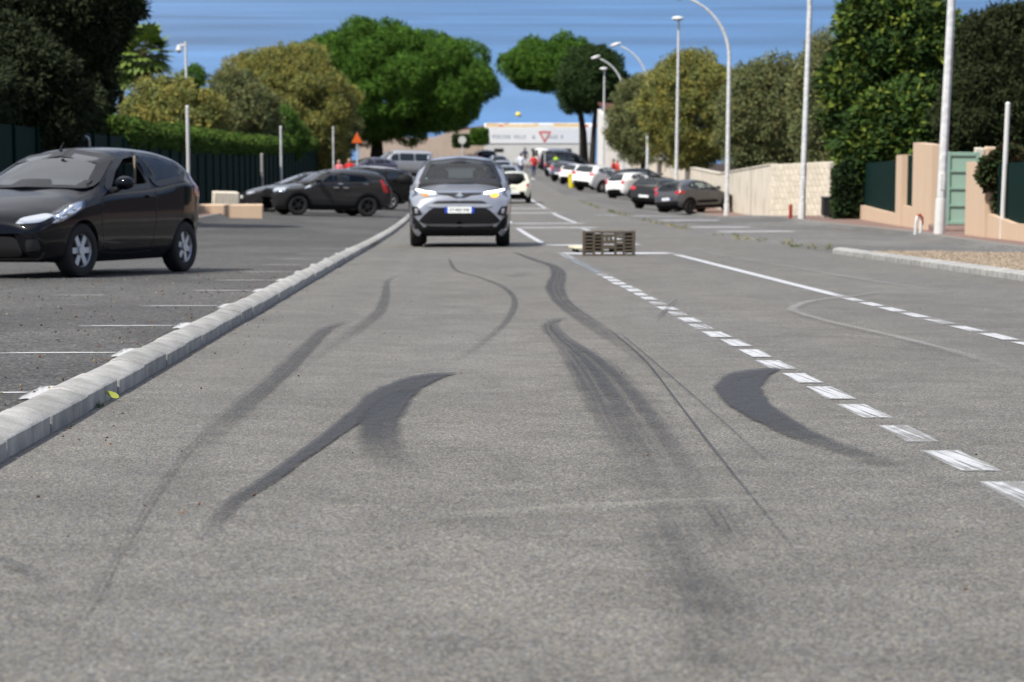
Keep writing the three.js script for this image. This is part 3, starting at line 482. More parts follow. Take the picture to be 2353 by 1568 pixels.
// ================================================================ trees
const leafGeo = (n, len, wid, spread, kSeed, droop = 0) => { // a sprig: n folded leaves round a twig
  seed(kSeed); const pos = [], idx = [];
  for (let i = 0; i < n; i++) {
    const d = V(rr(-1, 1), rr(-1, 1), rr(-1, 1)).normalize(), o = d.clone().multiplyScalar(rr(0.1, 1) * spread); d.add(V(rr(-.5, .5), rr(-.5, .5) - droop, rr(-.5, .5))).normalize();
    const s = V(rr(-1, 1), rr(-1, 1), rr(-1, 1)).cross(d).normalize().multiplyScalar(wid / 2), l = len * rr(0.7, 1.25), k = pos.length / 3, up = new THREE.Vector3().crossVectors(s, d).normalize().multiplyScalar(wid * 0.18);
    const m = o.clone().addScaledVector(d, l * 0.45), t = o.clone().addScaledVector(d, l);
    for (const p of [o, m.clone().add(s).add(up), t, m.clone().sub(s).add(up)]) pos.push(p.x, p.y, p.z);
    idx.push(k, k + 1, k + 2, k, k + 2, k + 3);
  }
  const g = new THREE.BufferGeometry(); g.setAttribute('position', new THREE.Float32BufferAttribute(pos, 3)); g.setIndex(idx); const f = g.toNonIndexed(); f.computeVertexNormals(); return f;
};
const SPRIG = {
  pine: leafGeo(22, 0.34, 0.05, 0.10, 51), olive: leafGeo(16, 0.17, 0.062, 0.16, 52), broad: leafGeo(9, 0.25, 0.11, 0.16, 53, 0.35), fine: leafGeo(18, 0.14, 0.055, 0.15, 54), ivy: leafGeo(12, 0.11, 0.10, 0.10, 55, 0.4),
};
const mLeaf = phys(C(1, 1, 1), 0.8, { side: THREE.DoubleSide, specularIntensity: 0.35 });
const mBark = std(C(0.10, 0.075, 0.055), 0.95, { map: concTex, bumpMap: concBump, bumpScale: 0.03 });
// places: [position, outward normal]; one crown mesh of sprigs
function foliage(parent, name, places, sprig, cols, size, mat = mLeaf) {
  const im = new THREE.InstancedMesh(SPRIG[sprig], mat, places.length), M = new THREE.Matrix4(), q = new THREE.Quaternion(), e = new THREE.Euler();
  places.forEach((p, i) => { e.set(rr(0, 6.3), rr(0, 6.3), rr(0, 6.3)); q.setFromEuler(e); const k = size * rr(0.7, 1.3); im.setMatrixAt(i, M.compose(p, q, V(k, k, k))); const c = cols[(rnd() * cols.length) | 0], v = rr(0.75, 1.25); im.setColorAt(i, C(c[0] * v, c[1] * v, c[2] * v)); });
  im.name = name; im.userData.kind = 'stuff'; parent.add(im); return im;
}
function lobeCrown({ r, n, lr, dens, flat = -1, squash = 0.8, inner = 0.55, ragged = 0.12, fill = 0.15 }) { // points of an uneven crown about its centre, made of overlapping clumps
  const pts = [], lobes = [];
  for (let i = 0; i < n; i++) {
    const y = 1 - 2 * (i + 0.5) / n, a = i * 2.39996 + rr(-0.35, 0.35), R = Math.sqrt(1 - y * y), d = V(Math.cos(a) * R, y + rr(-0.1, 0.1), Math.sin(a) * R);
    if (d.y < flat) d.y = flat + rr(0, 0.12);
    const k = rr(lr[0], lr[1]), sc = rr(0.80, 1.05); lobes.push([V(d.x * (r[0] - k * 0.6) * sc, d.y * (r[1] - k * 0.6 * squash) * sc, d.z * (r[2] - k * 0.6) * sc), k]);
  }
  for (const [c, k] of lobes) {
    const m = Math.round(dens * 4 * Math.PI * k * k);
    for (let i = 0; i < m; i++) {
      const u = V(rr(-1, 1), rr(-1, 1), rr(-1, 1)); if (u.lengthSq() > 1) { i--; continue; } u.normalize();
      const p = u.clone().multiplyScalar(k * (rnd() < fill ? rr(0.2, 0.8) : rr(0.82, 1 + ragged))); p.y *= squash; p.add(c);
      if ((p.x / r[0]) ** 2 + (p.y / r[1]) ** 2 + (p.z / r[2]) ** 2 < inner * inner) continue;
      if (p.y < flat * r[1] - 0.4) continue; pts.push(p);
    }
  }
  return { pts, lobes };
}
// a tree standing at [x, s]; cy crown centre height above the ground
function tree(name, label, group, x, s, o, foot) {
  const t = thing(name, label, 'tree', group), g = foot ?? surf(x, s); t.position.set(x, g, -s); seed(o.seed);
  const { pts, lobes } = lobeCrown(o), ctr = V(o.off?.[0] ?? 0, o.cy, o.off?.[1] ?? 0);
  const lean = o.lean ?? [0, 0], top = V(lean[0], o.cy - o.r[1] * (o.bare ?? 0.35), lean[1]);
  const tp = [V(0, -0.4, 0), V(lean[0] * 0.2 + 0.05, top.y * 0.4, lean[1] * 0.2), V(lean[0] * 0.6, top.y * 0.75, lean[1] * 0.6), top];
  part('trunk', tube(tp, [o.tr * 1.3, o.tr, o.tr * 0.85, o.tr * 0.7], 10), mBark, t);
  lobes.filter((_, i) => i % Math.ceil(lobes.length / 8) === 0).forEach(([c, k]) => { const e = c.clone().add(ctr).multiplyScalar(1), mid = top.clone().lerp(e, 0.5).add(V(rr(-.3, .3), -0.3, rr(-.3, .3))); part('branch', tube([top.clone().add(V(0, -0.3, 0)), mid, e], [o.tr * 0.5, o.tr * 0.3, o.tr * 0.1], 6), mBark, t); });
  for (const p of pts) p.add(ctr);
  foliage(t, 'crown', pts, o.sprig, o.cols, o.size ?? 1);
  return t;
}
const pineC = [[0.066, 0.145, 0.018], [0.085, 0.175, 0.020], [0.046, 0.105, 0.015]], oliveC = [[0.23, 0.22, 0.06], [0.18, 0.20, 0.055], [0.15, 0.175, 0.06], [0.26, 0.23, 0.055]], greyOl = [[0.14, 0.16, 0.07], [0.12, 0.145, 0.055], [0.17, 0.17, 0.065]], broadC = [[0.028, 0.058, 0.012], [0.042, 0.085, 0.014], [0.022, 0.046, 0.012], [0.13, 0.17, 0.025]], darkC = [[0.021, 0.029, 0.011]], pineShadeC = [[0.034, 0.064, 0.018]];  // last set: pine green darkened, shade put into the leaf colour
// spec by pixels: centre px, top py, half-width px at distance s
function treeAt(name, label, group, px, pyTop, halfPx, s, o, foot) {
  const x = xAt(px, s), g = foot ?? surf(x, s), k = FOC / s, rx = halfPx / k, top = yAt(px, pyTop, s) - g, ry = o.ry ?? Math.min(rx * 0.85, top * 0.46);
  return tree(name, label, group, x, s, { ...o, r: [rx, ry, o.rz ?? rx * 0.9], cy: top - ry * 1.0 }, foot);
}
treeAt('umbrella_pine', 'huge bright green umbrella pine above the parked van', null, 866, 60, 268, 256, { seed: 101, ry: 5.7, rz: 8, n: 125, lr: [1.2, 2.3], dens: 7.0, flat: -0.9, ragged: 0.12, fill: 0.08, squash: 0.72, sprig: 'pine', cols: pineC, size: 1.15, tr: 0.55, bare: 0.5, inner: 0.6 });
treeAt('umbrella_pine', 'bright green umbrella pine behind the shade toned pine by the beach', null, 1345, 86, 120, 262, { seed: 103, ry: 2.9, rz: 4.5, n: 60, lr: [0.8, 1.5], dens: 7, flat: -0.6, squash: 0.72, sprig: 'pine', cols: pineC, tr: 0.3, size: 1.1, off: [-3.1, 0], lean: [-1.2, 0] });
treeAt('shade_toned_pine', 'pine with shade put into its leaf colour and bare forked trunks beside the pale gable house', null, 1358, 108, 80, 236, { seed: 104, ry: 2.9, rz: 3, n: 50, lr: [0.7, 1.3], dens: 8, flat: -0.7, sprig: 'pine', cols: pineShadeC, tr: 0.24, lean: [0.5, 0], bare: 0.6 });
treeAt('pine_sapling', 'slim dark pine trunk with a small crown near the beach building', null, 1334, 205, 46, 240, { seed: 105, ry: 1.1, rz: 1.6, n: 14, lr: [0.5, 0.8], dens: 8, sprig: 'pine', cols: pineShadeC, tr: 0.17 });
// left side
treeAt('olive_tree', 'yellowish olive tree left of the camera post behind the hedge', 'olive trees behind the green fence', 395, 178, 128, 118, { seed: 111, ry: 2.3, rz: 2.4, n: 46, lr: [0.55, 1.05], dens: 15, sprig: 'olive', cols: oliveC, tr: 0.16 });
treeAt('olive_tree', 'grey green olive tree right of the camera post behind the hedge', 'olive trees behind the green fence', 548, 165, 92, 142, { seed: 112, ry: 2.6, rz: 2.2, n: 46, lr: [0.55, 0.95], dens: 15, sprig: 'olive', cols: greyOl, tr: 0.15 });
treeAt('olive_tree', 'broad tall yellow green olive tree left of the umbrella pine', 'olive trees behind the green fence', 650, 110, 172, 178, { seed: 113, ry: 4.3, rz: 3.6, n: 90, lr: [0.8, 1.5], dens: 12, sprig: 'olive', cols: oliveC, tr: 0.2 });
treeAt('olive_tree', 'olive tree with a dark underside touching the umbrella pine', 'olive trees behind the green fence', 745, 195, 90, 206, { seed: 114, ry: 3.0, rz: 2.6, n: 44, lr: [0.6, 1.1], dens: 14, sprig: 'olive', cols: greyOl, tr: 0.16 });
treeAt('shrub_tree', 'fresh green shrub below the olive trees at the hedge', null, 640, 250, 62, 152, { seed: 115, ry: 1.6, rz: 1.4, n: 26, lr: [0.45, 0.8], dens: 16, sprig: 'fine', cols: [[0.05, 0.11, 0.02], [0.07, 0.13, 0.02]], tr: 0.08 });
treeAt('shrub_tree', 'low round shrub between the fan palm and the camera post', null, 450, 150, 26, 190, { seed: 116, ry: 0.9, n: 10, lr: [0.4, 0.6], dens: 14, sprig: 'fine', cols: pineC, tr: 0.06 });
treeAt('evergreen_tree', 'tall dark evergreen tree overhanging behind the black hatchback', null, 105, -160, 208, 66, { seed: 121, ry: 1.75, rz: 2.2, n: 90, lr: [0.45, 0.85], dens: 22, sprig: 'fine', cols: darkC, tr: 0.16, inner: 0.35 });
treeAt('evergreen_tree', 'dark evergreen tree between the tall one and the fan palm', null, 178, 70, 76, 80, { seed: 122, ry: 1.9, rz: 1.5, n: 50, lr: [0.4, 0.75], dens: 22, sprig: 'fine', cols: darkC, tr: 0.12, inner: 0.35 });
treeAt('evergreen_tree', 'dark evergreen tree crowding the end of the green fence', null, 30, 60, 150, 60, { seed: 123, ry: 1.6, rz: 1.6, n: 60, lr: [0.4, 0.7], dens: 22, sprig: 'fine', cols: darkC, tr: 0.13, inner: 0.35 });
// right side
treeAt('olive_tree', 'silvery olive tree nearest the pale gable house', 'olive trees behind the cream wall', 1475, 170, 72, 172, { seed: 131, ry: 2.8, rz: 2, n: 40, lr: [0.55, 0.95], dens: 15, sprig: 'olive', cols: greyOl, tr: 0.15 });
treeAt('olive_tree', 'broad yellow green olive tree behind the straight lamp post', 'olive trees behind the cream wall', 1590, 126, 122, 146, { seed: 132, ry: 3.0, rz: 2.2, n: 64, lr: [0.6, 1.1], dens: 15, sprig: 'olive', cols: oliveC, tr: 0.18 });
treeAt('olive_tree', 'dense mid green olive tree hanging over the cream wall', 'olive trees behind the cream wall', 1760, 142, 112, 124, { seed: 133, ry: 2.6, rz: 1.8, n: 60, lr: [0.5, 0.95], dens: 16, sprig: 'olive', cols: greyOl, tr: 0.16 });
treeAt('olive_tree', 'slim olive tree squeezed beside the large leafy tree', 'olive trees behind the cream wall', 1880, 85, 62, 112, { seed: 134, ry: 2.9, rz: 1.4, n: 36, lr: [0.45, 0.75], dens: 16, sprig: 'olive', cols: greyOl, tr: 0.14 });
treeAt('leafy_tree', 'large leafy green tree over the peach wall with drooping leaves', null, 2050, -60, 160, 86, { seed: 141, ry: 3.5, rz: 1.7, n: 110, lr: [0.4, 0.8], dens: 17, sprig: 'broad', cols: broadC, tr: 0.14, inner: 0.3 });
treeAt('leafy_tree', 'lower leafy green tree drooping behind the peach pillar', null, 2075, 210, 130, 82, { seed: 142, ry: 1.6, rz: 1.2, n: 60, lr: [0.4, 0.7], dens: 17, sprig: 'broad', cols: broadC, tr: 0.1, inner: 0.3 });
treeAt('evergreen_tree', 'very dark evergreen tree behind the stone capped wall', null, 2310, 20, 150, 80, { seed: 143, ry: 2.7, rz: 1.6, n: 80, lr: [0.4, 0.8], dens: 20, sprig: 'fine', cols: [[0.030, 0.040, 0.014]], tr: 0.14, inner: 0.35 });
// --- hedges, ivy, small shrubs
function mass(name, label, category, n, sprig, cols, size, fn, kSeed, stem, group) {
  const t = thing(name, label, category, group); seed(kSeed); const pts = []; for (let i = 0; i < n; i++) pts.push(fn()); const c = pts[0].clone(); c.set(0, 0, 0); pts.forEach(p => c.add(p)); c.multiplyScalar(1 / n);
  foliage(t, 'foliage', pts, sprig, cols, size); if (stem) part('stem', tube(stem.map(p => V(...p)), stem.map((_, i) => 0.04 / (i + 1)), 6), mBark, t); return t;
}
const hedgeC = [[0.042, 0.085, 0.013], [0.055, 0.11, 0.015], [0.036, 0.075, 0.012], [0.08, 0.12, 0.018]];
mass('hedge', 'clipped green hedge rising above the dark green fence', 'hedge', 42000, 'fine', hedgeC, 0.9, () => { const s = rr(74, 205), h = 2.42 + 0.3 * fbm(s / 4, 2, 3), f = rnd(), x = -9.15 - rr(0, 0.9); return f < 0.7 ? V(x, surf(-9, s) + h + rr(-0.12, 0.06), -s) : V(-9.12 - rr(-0.16, 0.12), surf(-9, s) + rr(2.05, h), -s); }, 61);
mass('hedge', 'dark overgrown hedge behind the black hatchback', 'hedge', 14000, 'fine', darkC, 1.0, () => { const s = rr(38, 72); return V(-9.3 - rr(0, 0.9), surf(-9, s) + rr(0.3, 3.1) + 0.4 * fbm(s, 3, 2), -s); }, 62);
mass('ivy_hedge', 'dark ivy mound covering the corner beside the black cabinet', 'hedge', 9000, 'ivy', [[0.018, 0.036, 0.012], [0.026, 0.05, 0.014], [0.014, 0.026, 0.01]], 1, () => { const px = rr(1925, 2015), s = 82 + rr(-0.6, 1.6), x = xAt(px, s), h = rr(0, 2.2 - 0.012 * Math.abs(px - 1985)); return V(x + rr(-0.1, 0.1), surf(x, s) + h + 0.02, -s); }, 63, [[xAt(1975, 82.6), surf(xAt(1975, 82.6), 82.6), -82.6], [xAt(1978, 82.6), surf(xAt(1975, 82.6), 82.6) + 1.8, -82.6]]);
mass('climbing_plant', 'reddish green climbing plant spilling over the peach wall', 'plant', 5200, 'ivy', [[0.03, 0.05, 0.014], [0.05, 0.03, 0.016], [0.022, 0.04, 0.012]], 0.9, () => { if (rnd() < 0.28) { const v = (rnd() * 9) | 0, t = rnd(), x0 = 2268 + v * 13; return at(x0 - 14 * t * hash2(v, 2) + rr(-3, 3), 375 + t * (30 + 70 * hash2(v, 5)), 50.9 + rr(-0.2, 0.2)); } const px = 2266 + 150 * Math.pow(rnd(), 0.7), s = 51.2 + rr(-0.5, 0.6), n = fbm(px / 14, 4, 3), top = 372 - 16 * sstep(2270, 2310, px) + 26 * (fbm(px / 22, 9, 3) - 0.5), py = top + Math.pow(rnd(), 1.6) * (22 + 80 * n * sstep(2255, 2340, px)); return at(px, py, s); }, 64, [[xAt(2335, 51.3), surf(10.6, 51.3), -51.3], [xAt(2332, 51.3), surf(10.6, 51.3) + 1.2, -51.3]]);
mass('shrub', 'bright green shrub before the pink wall beside the beach building', 'shrub', 1300, 'fine', pineC, 1.1, () => { const p = at(rr(1083, 1120), rr(298, 330), 275); p.z += rr(-0.8, 0.8); return p; }, 65, [[xAt(1100, 275), surf(xAt(1100, 275), 275), -275], [xAt(1100, 275), surf(xAt(1100, 275), 275) + 1.8, -275]]);
mass('shrub', 'dark round shrub left of the bright green shrub', 'shrub', 800, 'fine', pineShadeC, 1.1, () => { const p = at(rr(1042, 1078), rr(312, 336), 275); p.z += rr(-0.8, 0.8); return p; }, 66, [[xAt(1060, 275), surf(xAt(1060, 275), 275), -275], [xAt(1060, 275), surf(xAt(1060, 275), 275) + 1.0, -275]]);
// --- fan palms
function palm(px, pyTop, s, k, label, kSeed) {
  const x = xAt(px, s), g = surf(x, s), top = yAt(px, pyTop, s) - g - 1.6 * k, t = thing('fan_palm', label, 'tree', 'fan palms beside the sea'); t.position.set(x, g, -s); seed(kSeed);
  part('trunk', tube([V(0, -0.3, 0), V(0.05, top * 0.5, 0), V(0, top, 0)], [0.26 * k, 0.2 * k, 0.24 * k], 10), std(C(0.17, 0.11, 0.07), 0.95, { map: concTex }), t);
  part('thatch', new THREE.CylinderGeometry(0.3 * k, 0.42 * k, 1.5 * k, 10).translate(0, top - 0.9 * k, 0), std(C(0.22, 0.15, 0.08), 1, { map: concTex }), t);
  const mP = std(C(0.12, 0.18, 0.03), 0.5, { side: THREE.DoubleSide }), mS = std(C(0.10, 0.11, 0.03), 0.7);
  for (let i = 0; i < 46; i++) { // each frond: a stalk and a pleated fan
    const a = i * 2.4 + rr(-0.2, 0.2), el = lerp(1.35, -0.7, Math.pow((i + 0.5) / 46, 0.9)), dir = V(Math.cos(a) * Math.cos(el), Math.sin(el), Math.sin(a) * Math.cos(el)), L = rr(0.9, 1.2) * k, o = V(0, top, 0), e = o.clone().addScaledVector(dir, L);
    const f = part('frond', tube([o, e], [0.03, 0.018], 5, false), mS, t);
    const side = V(-Math.sin(a), 0, Math.cos(a)), up = new THREE.Vector3().crossVectors(side, dir), pos = [], idx = [], n = 17, R = rr(0.75, 1.15) * k; pos.push(e.x, e.y, e.z);
    for (let j = 0; j <= n; j++) { const b = lerp(-1.9, 1.9, j / n), rd = j % 2 ? R : R * 0.62, p = e.clone().addScaledVector(dir, Math.cos(b) * rd).addScaledVector(side, Math.sin(b) * rd).addScaledVector(up, (j % 2 ? 0.05 : -0.05) * k); p.y -= 0.25 * rd * rd; pos.push(p.x, p.y, p.z); if (j < n) idx.push(0, j + 1, j + 2); }
    part('fan', geoOf(pos, idx), mP, f);
  }
}
palm(335, 52, 172, 1.15, 'tall fan palm beside the camera post', 71);
palm(283, 95, 185, 1.0, 'smaller fan palm behind the tall fan palm', 72);

// ================================================================ lamp posts and poles
const lean = (o, k) => { o.rotation.z = -k; return o; };
function lamp(px, s, label, { arm = true, h = 9.1, tilt = 0, head = true, dir = -1, old = false }) {
  const x = xAt(px, s), o = thing('street_lamp', label, 'street lamp', 'street lamps along the right pavement'); o.position.set(x, surf(x, s), -s); lean(o, tilt);
  if (arm) {
    const pts = [V(0, -0.1, 0), V(0, 2, 0), V(0, 4, 0), V(0, 6, 0)], R = 2.6; for (let i = 0; i <= 10; i++) { const a = i / 10 * 1.2; pts.push(V(dir * R * (1 - Math.cos(a)), 6.4 + R * 0.99 * Math.sin(a), 0)); }
    part('pole', tube(pts, pts.map((p, i) => i < 4 ? lerp(0.095, 0.075, i / 4) : lerp(0.075, 0.045, (i - 4) / 10)), 12), mGalv, o);
    const e = pts[pts.length - 1], hd = part('head', new THREE.SphereGeometry(1, 16, 10).scale(0.34, 0.10, 0.15), mWhitePaint, o); hd.position.set(e.x + dir * 0.27, e.y + 0.10, 0); hd.rotation.z = -dir * 0.30;
    const gl = part('lens', new THREE.SphereGeometry(1, 14, 8).scale(0.24, 0.05, 0.11), phys(C(0.5, 0.5, 0.5), 0.2), o); gl.position.set(e.x + dir * 0.30, e.y + 0.03, 0); gl.rotation.z = -dir * 0.30;
  } else {
    part('pole', tube([V(0, -0.1, 0), V(0, h * 0.5, 0), V(0, h, 0)], [0.09, 0.075, 0.055], 12), mGalv, o);
    const hd = part('head', new THREE.SphereGeometry(1, 16, 10).scale(0.30, 0.11, 0.34), mWhitePaint, o); hd.position.set(-0.08, h + 0.07, 0.22); part('arm', tube([V(0, h - 0.05, 0), V(0, h + 0.03, 0.12), V(-0.05, h + 0.06, 0.25)], [0.05, 0.045, 0.04], 8), mGalv, o);
    const gl = part('lens', new THREE.SphereGeometry(1, 14, 8).scale(0.2, 0.05, 0.24), phys(C(0.5, 0.5, 0.5), 0.2), o); gl.position.set(-0.08, h - 0.01, 0.22);
  }
  part('base_sleeve', new THREE.CylinderGeometry(0.112, 0.118, old ? 0.75 : 0.5, 14).translate(0, old ? 0.36 : 0.24, 0), mWhitePaint, o);
  part('access_door', boxUV(0.09, 0.34, 0.02, 0.006), mGalv, o).position.set(0, 1.1, 0.092);
  return o;
}
lamp(2160, 56, 'weathered street lamp post beside the mint gate', { tilt: 0.03, old: true });
lamp(1843, 82, 'curved white street lamp beside the red bollard', { tilt: 0.022 });
lamp(1670, 110, 'curved street lamp rising behind the dark grey hatchback', { tilt: 0.006 });
lamp(1553, 134, 'straight white street lamp with its head turned uphill', { arm: false, h: 9.2, tilt: 0.008 });
lamp(1487, 160, 'curved street lamp half hidden by the olive trees', { tilt: 0.0, });
lamp(1431, 186, 'curved street lamp where people in red stand', { tilt: 0.0 });
lamp(1385, 210, 'slim straight street lamp before the pale gable house', { arm: false, h: 8.6, tilt: 0.01 });
function post(px, s, pyTop, label, r = 0.045, mat = mWhitePaint, tilt = 0, grp = 'bare sign posts') {
  const x = xAt(px, s), g = surf(x, s), h = yAt(px, pyTop, s) - g, o = thing('sign_post', label, 'post', grp); o.position.set(x, g, -s); lean(o, tilt);
  part('tube', new THREE.CylinderGeometry(r, r, h + 0.1, 12).translate(0, h / 2 - 0.05, 0), mat, o); part('cap', new THREE.SphereGeometry(r * 1.05, 10, 6, 0, 6.3, 0, 1.57).translate(0, h, 0), mat, o); return o;
}
post(434, 79, 246, 'tall bare white post behind the rear of the black hatchback', 0.05);
post(647, 126, 292, 'tall bare grey post above the dark compact crossover', 0.05, mGalv);
post(767, 168, 293, 'tall bare grey post beside the people in red shirts', 0.05, mGalv);
post(603, 112, 356, 'short bare concrete post in front of the green fence', 0.06, mKerbs[2]);
post(2304, 49.2, 240, 'slender white post in front of the climbing plant', 0.045, mWhitePaint, 0.02);
{ // camera dome on a mast
  const s = 136, x = xAt(433, s), g = surf(x, s), h = yAt(433, 95, s) - g, o = thing('camera_mast', 'white surveillance camera dome on a tall mast behind the olive trees', 'camera'); o.position.set(x, g, -s);
  part('mast', tube([V(0, -0.1, 0), V(0, h * 0.5, 0), V(0, h, 0)], [0.09, 0.075, 0.06], 12), mGalv, o);
  const b = part('bracket', boxUV(0.30, 0.12, 0.12, 0.03), mWhitePaint, o); b.position.set(-0.16, h - 0.2, 0); const d = part('dome_housing', new THREE.CylinderGeometry(0.08, 0.17, 0.26, 16), mWhitePaint, o); d.position.set(-0.33, h - 0.30, 0); part('dome', new THREE.SphereGeometry(0.14, 16, 10), std(C(0.35, 0.35, 0.36), 0.15), o).position.set(-0.33, h - 0.44, 0);
}
{ // sign frame behind the black hatchback
  const s = 62, A = at(140, 313, s), B = at(205, 345, s), x = (A.x + B.x) / 2, g = surf(x, s), h = A.y - g, w = B.x - A.x, o = thing('information_sign', 'grey tubular sign frame with rounded corners behind the black hatchback', 'sign'); o.position.set(x, g, -s);
  const pts = [V(-w / 2, 0, 0), V(-w / 2, h - 0.1, 0), V(-w / 2 + 0.03, h - 0.03, 0), V(-w / 2 + 0.1, h, 0), V(w / 2 - 0.1, h, 0), V(w / 2 - 0.03, h - 0.03, 0), V(w / 2, h - 0.1, 0), V(w / 2, 0, 0)];
  part('hoop', tube(pts, pts.map(() => 0.022), 8), mSteel, o); part('upright', tube([V(0, 0, 0), V(0, h, 0)], [0.016, 0.016], 8), mSteel, o); part('panel', boxUV(w - 0.06, h * 0.5, 0.02, 0.005), mDark, o).position.set(0, h * 0.70, -0.03);
}
{ // orange triangular roadworks sign
  const s = 190, A = at(820, 305, s), B = at(832, 328, s), x = A.x, g = surf(x, s), o = thing('warning_sign', 'orange triangular warning sign on a grey post beside the people', 'sign'); o.position.set(x, g, -s);
  const h = A.y - g, w = (B.x - A.x) * 2, sh = new THREE.Shape(); const H = A.y - B.y; sh.moveTo(-w / 2, 0); sh.lineTo(w / 2, 0); sh.lineTo(0, H); part('plate', new THREE.ExtrudeGeometry(sh, { depth: 0.03, bevelEnabled: true, bevelSize: 0.02, bevelThickness: 0.005 }).translate(0, h - H, 0.05), std(C(0.75, 0.13, 0.015), 0.6), o);
  part('post', new THREE.CylinderGeometry(0.045, 0.045, h, 8).translate(0, h / 2, 0), mGalv, o);
}
{ // give way sign
  const s = 232, A = at(1252, 298, s), g = surf(A.x, s), o = thing('give_way_sign', 'red and white give way triangle before the beach building', 'sign'); o.position.set(A.x, g, -s); const h = A.y - g, tri = (r, z, m, n) => { const sh = new THREE.Shape(); sh.moveTo(-r, r * 0.6); sh.lineTo(r, r * 0.6); sh.lineTo(0, -r * 1.15); part(n, new THREE.ExtrudeGeometry(sh, { depth: 0.02, bevelEnabled: false }).translate(0, h - 0.5, z), m, o); };
  tri(0.58, 0.05, std(C(0.55, 0.03, 0.03), 0.6), 'plate'); tri(0.36, 0.074, mWhitePaint, 'face'); part('post', new THREE.CylinderGeometry(0.04, 0.04, h, 8).translate(0, h / 2, 0), mGalv, o);
}
{ // red bollard, white marker with red top
  const bol = (px, s, pyTop, label) => { const x = xAt(px, s), g = surf(x, s), h = yAt(px, pyTop, s) - g, o = thing('bollard', label, 'bollard'); o.position.set(x, g, -s); return [o, h]; };
  let [o, h] = bol(1817, 83, 474, 'short rusty red bollard on the pavement corner'); const mRed = std(C(0.42, 0.05, 0.025), 0.6, { map: paintTex });
  part('shaft', new THREE.CylinderGeometry(0.055, 0.06, h, 14).translate(0, h / 2, 0), mRed, o); part('cap', new THREE.SphereGeometry(0.06, 14, 8).translate(0, h, 0), mRed, o); part('foot', new THREE.CylinderGeometry(0.09, 0.09, 0.03, 14).translate(0, 0.015, 0), mRed, o);
  [o, h] = bol(2111, 57.5, 496, 'white hoop marker with a red top beside the lamp post');
  const ps = [V(-0.06, -0.02, 0), V(-0.045, h * 0.7, 0), V(-0.02, h - 0.02, 0), V(0.03, h, 0.0), V(0.07, h - 0.08, 0)]; part('hoop', tube(ps, [0.035, 0.033, 0.032, 0.032, 0.03], 10), mWhitePaint, o); part('leg', tube([V(0.07, h - 0.08, 0), V(0.04, 0, 0.02)], [0.03, 0.03], 8), mWhitePaint, o); part('red_top', tube([V(-0.02, h + 0.002, 0), V(0.03, h + 0.016, 0), V(0.078, h - 0.05, 0), V(0.08, h - 0.2, 0)], [0.036, 0.04, 0.036, 0.034], 10), mRed, o);
}

// ================================================================ cars
function mono(pts) { // monotone cubic through points
  const n = pts.length, x = pts.map(p => p[0]), y = pts.map(p => p[1]), d = [], m = [];
  for (let i = 0; i < n - 1; i++) d.push((y[i + 1] - y[i]) / (x[i + 1] - x[i]));
  for (let i = 0; i < n; i++) m.push(i === 0 ? d[0] : i === n - 1 ? d[n - 2] : d[i - 1] * d[i] <= 0 ? 0 : 2 * d[i - 1] * d[i] / (d[i - 1] + d[i]));
  return q => { if (q <= x[0]) return y[0]; if (q >= x[n - 1]) return y[n - 1]; let i = 0; while (q > x[i + 1]) i++; const h = x[i + 1] - x[i], t = (q - x[i]) / h, t2 = t * t, t3 = t2 * t; return (2 * t3 - 3 * t2 + 1) * y[i] + (t3 - 2 * t2 + t) * h * m[i] + (-2 * t3 + 3 * t2) * y[i + 1] + (t3 - t2) * h * m[i + 1]; };
}
function inPoly(p, x, y) { let c = false; for (let i = 0, j = p.length - 1; i < p.length; j = i++) if ((p[i][1] > y) !== (p[j][1] > y) && x < (p[j][0] - p[i][0]) * (y - p[i][1]) / (p[j][1] - p[i][1]) + p[i][0]) c = !c; return c; }
function roundPoly(p, r = 0.25, n = 3) { const o = []; p.forEach((b, i) => { const a = p[(i + p.length - 1) % p.length], c = p[(i + 1) % p.length]; for (let k = 0; k <= n; k++) { const t = k / n, u = (1 - t) * (1 - t), v = 2 * t * (1 - t), w = t * t, s = [lerp(b[0], a[0], r), lerp(b[1], a[1], r)], e = [lerp(b[0], c[0], r), lerp(b[1], c[1], r)]; o.push([u * s[0] + v * b[0] + w * e[0], u * s[1] + v * b[1] + w * e[1]]); } }); return o; }
// grid inside a polygon that is single-valued in y for each x
function fillPoly(p, nu, nv, map) {
  let x0 = 1e9, x1 = -1e9; for (const q of p) { x0 = Math.min(x0, q[0]); x1 = Math.max(x1, q[0]); }
  const pos = [], idx = [], uv = [];
  for (let i = 0; i <= nu; i++) {
    const x = lerp(x0 + 1e-4, x1 - 1e-4, i / nu); let lo = 1e9, hi = -1e9;
    for (let k = 0, j = p.length - 1; k < p.length; j = k++) { const [ax, ay] = p[j], [bx, by] = p[k]; if ((ax - x) * (bx - x) <= 0 && ax !== bx) { const y = ay + (by - ay) * (x - ax) / (bx - ax); lo = Math.min(lo, y); hi = Math.max(hi, y); } }
    for (let j = 0; j <= nv; j++) { const y = lerp(lo, hi, j / nv), q = map(x, y); pos.push(...q); uv.push(i / nu, j / nv); if (i < nu && j < nv) { const a = i * (nv + 1) + j, b = a + nv + 1; idx.push(a, b, a + 1, b, b + 1, a + 1); } }
  }
  return geoOf(pos, idx, uv);
}
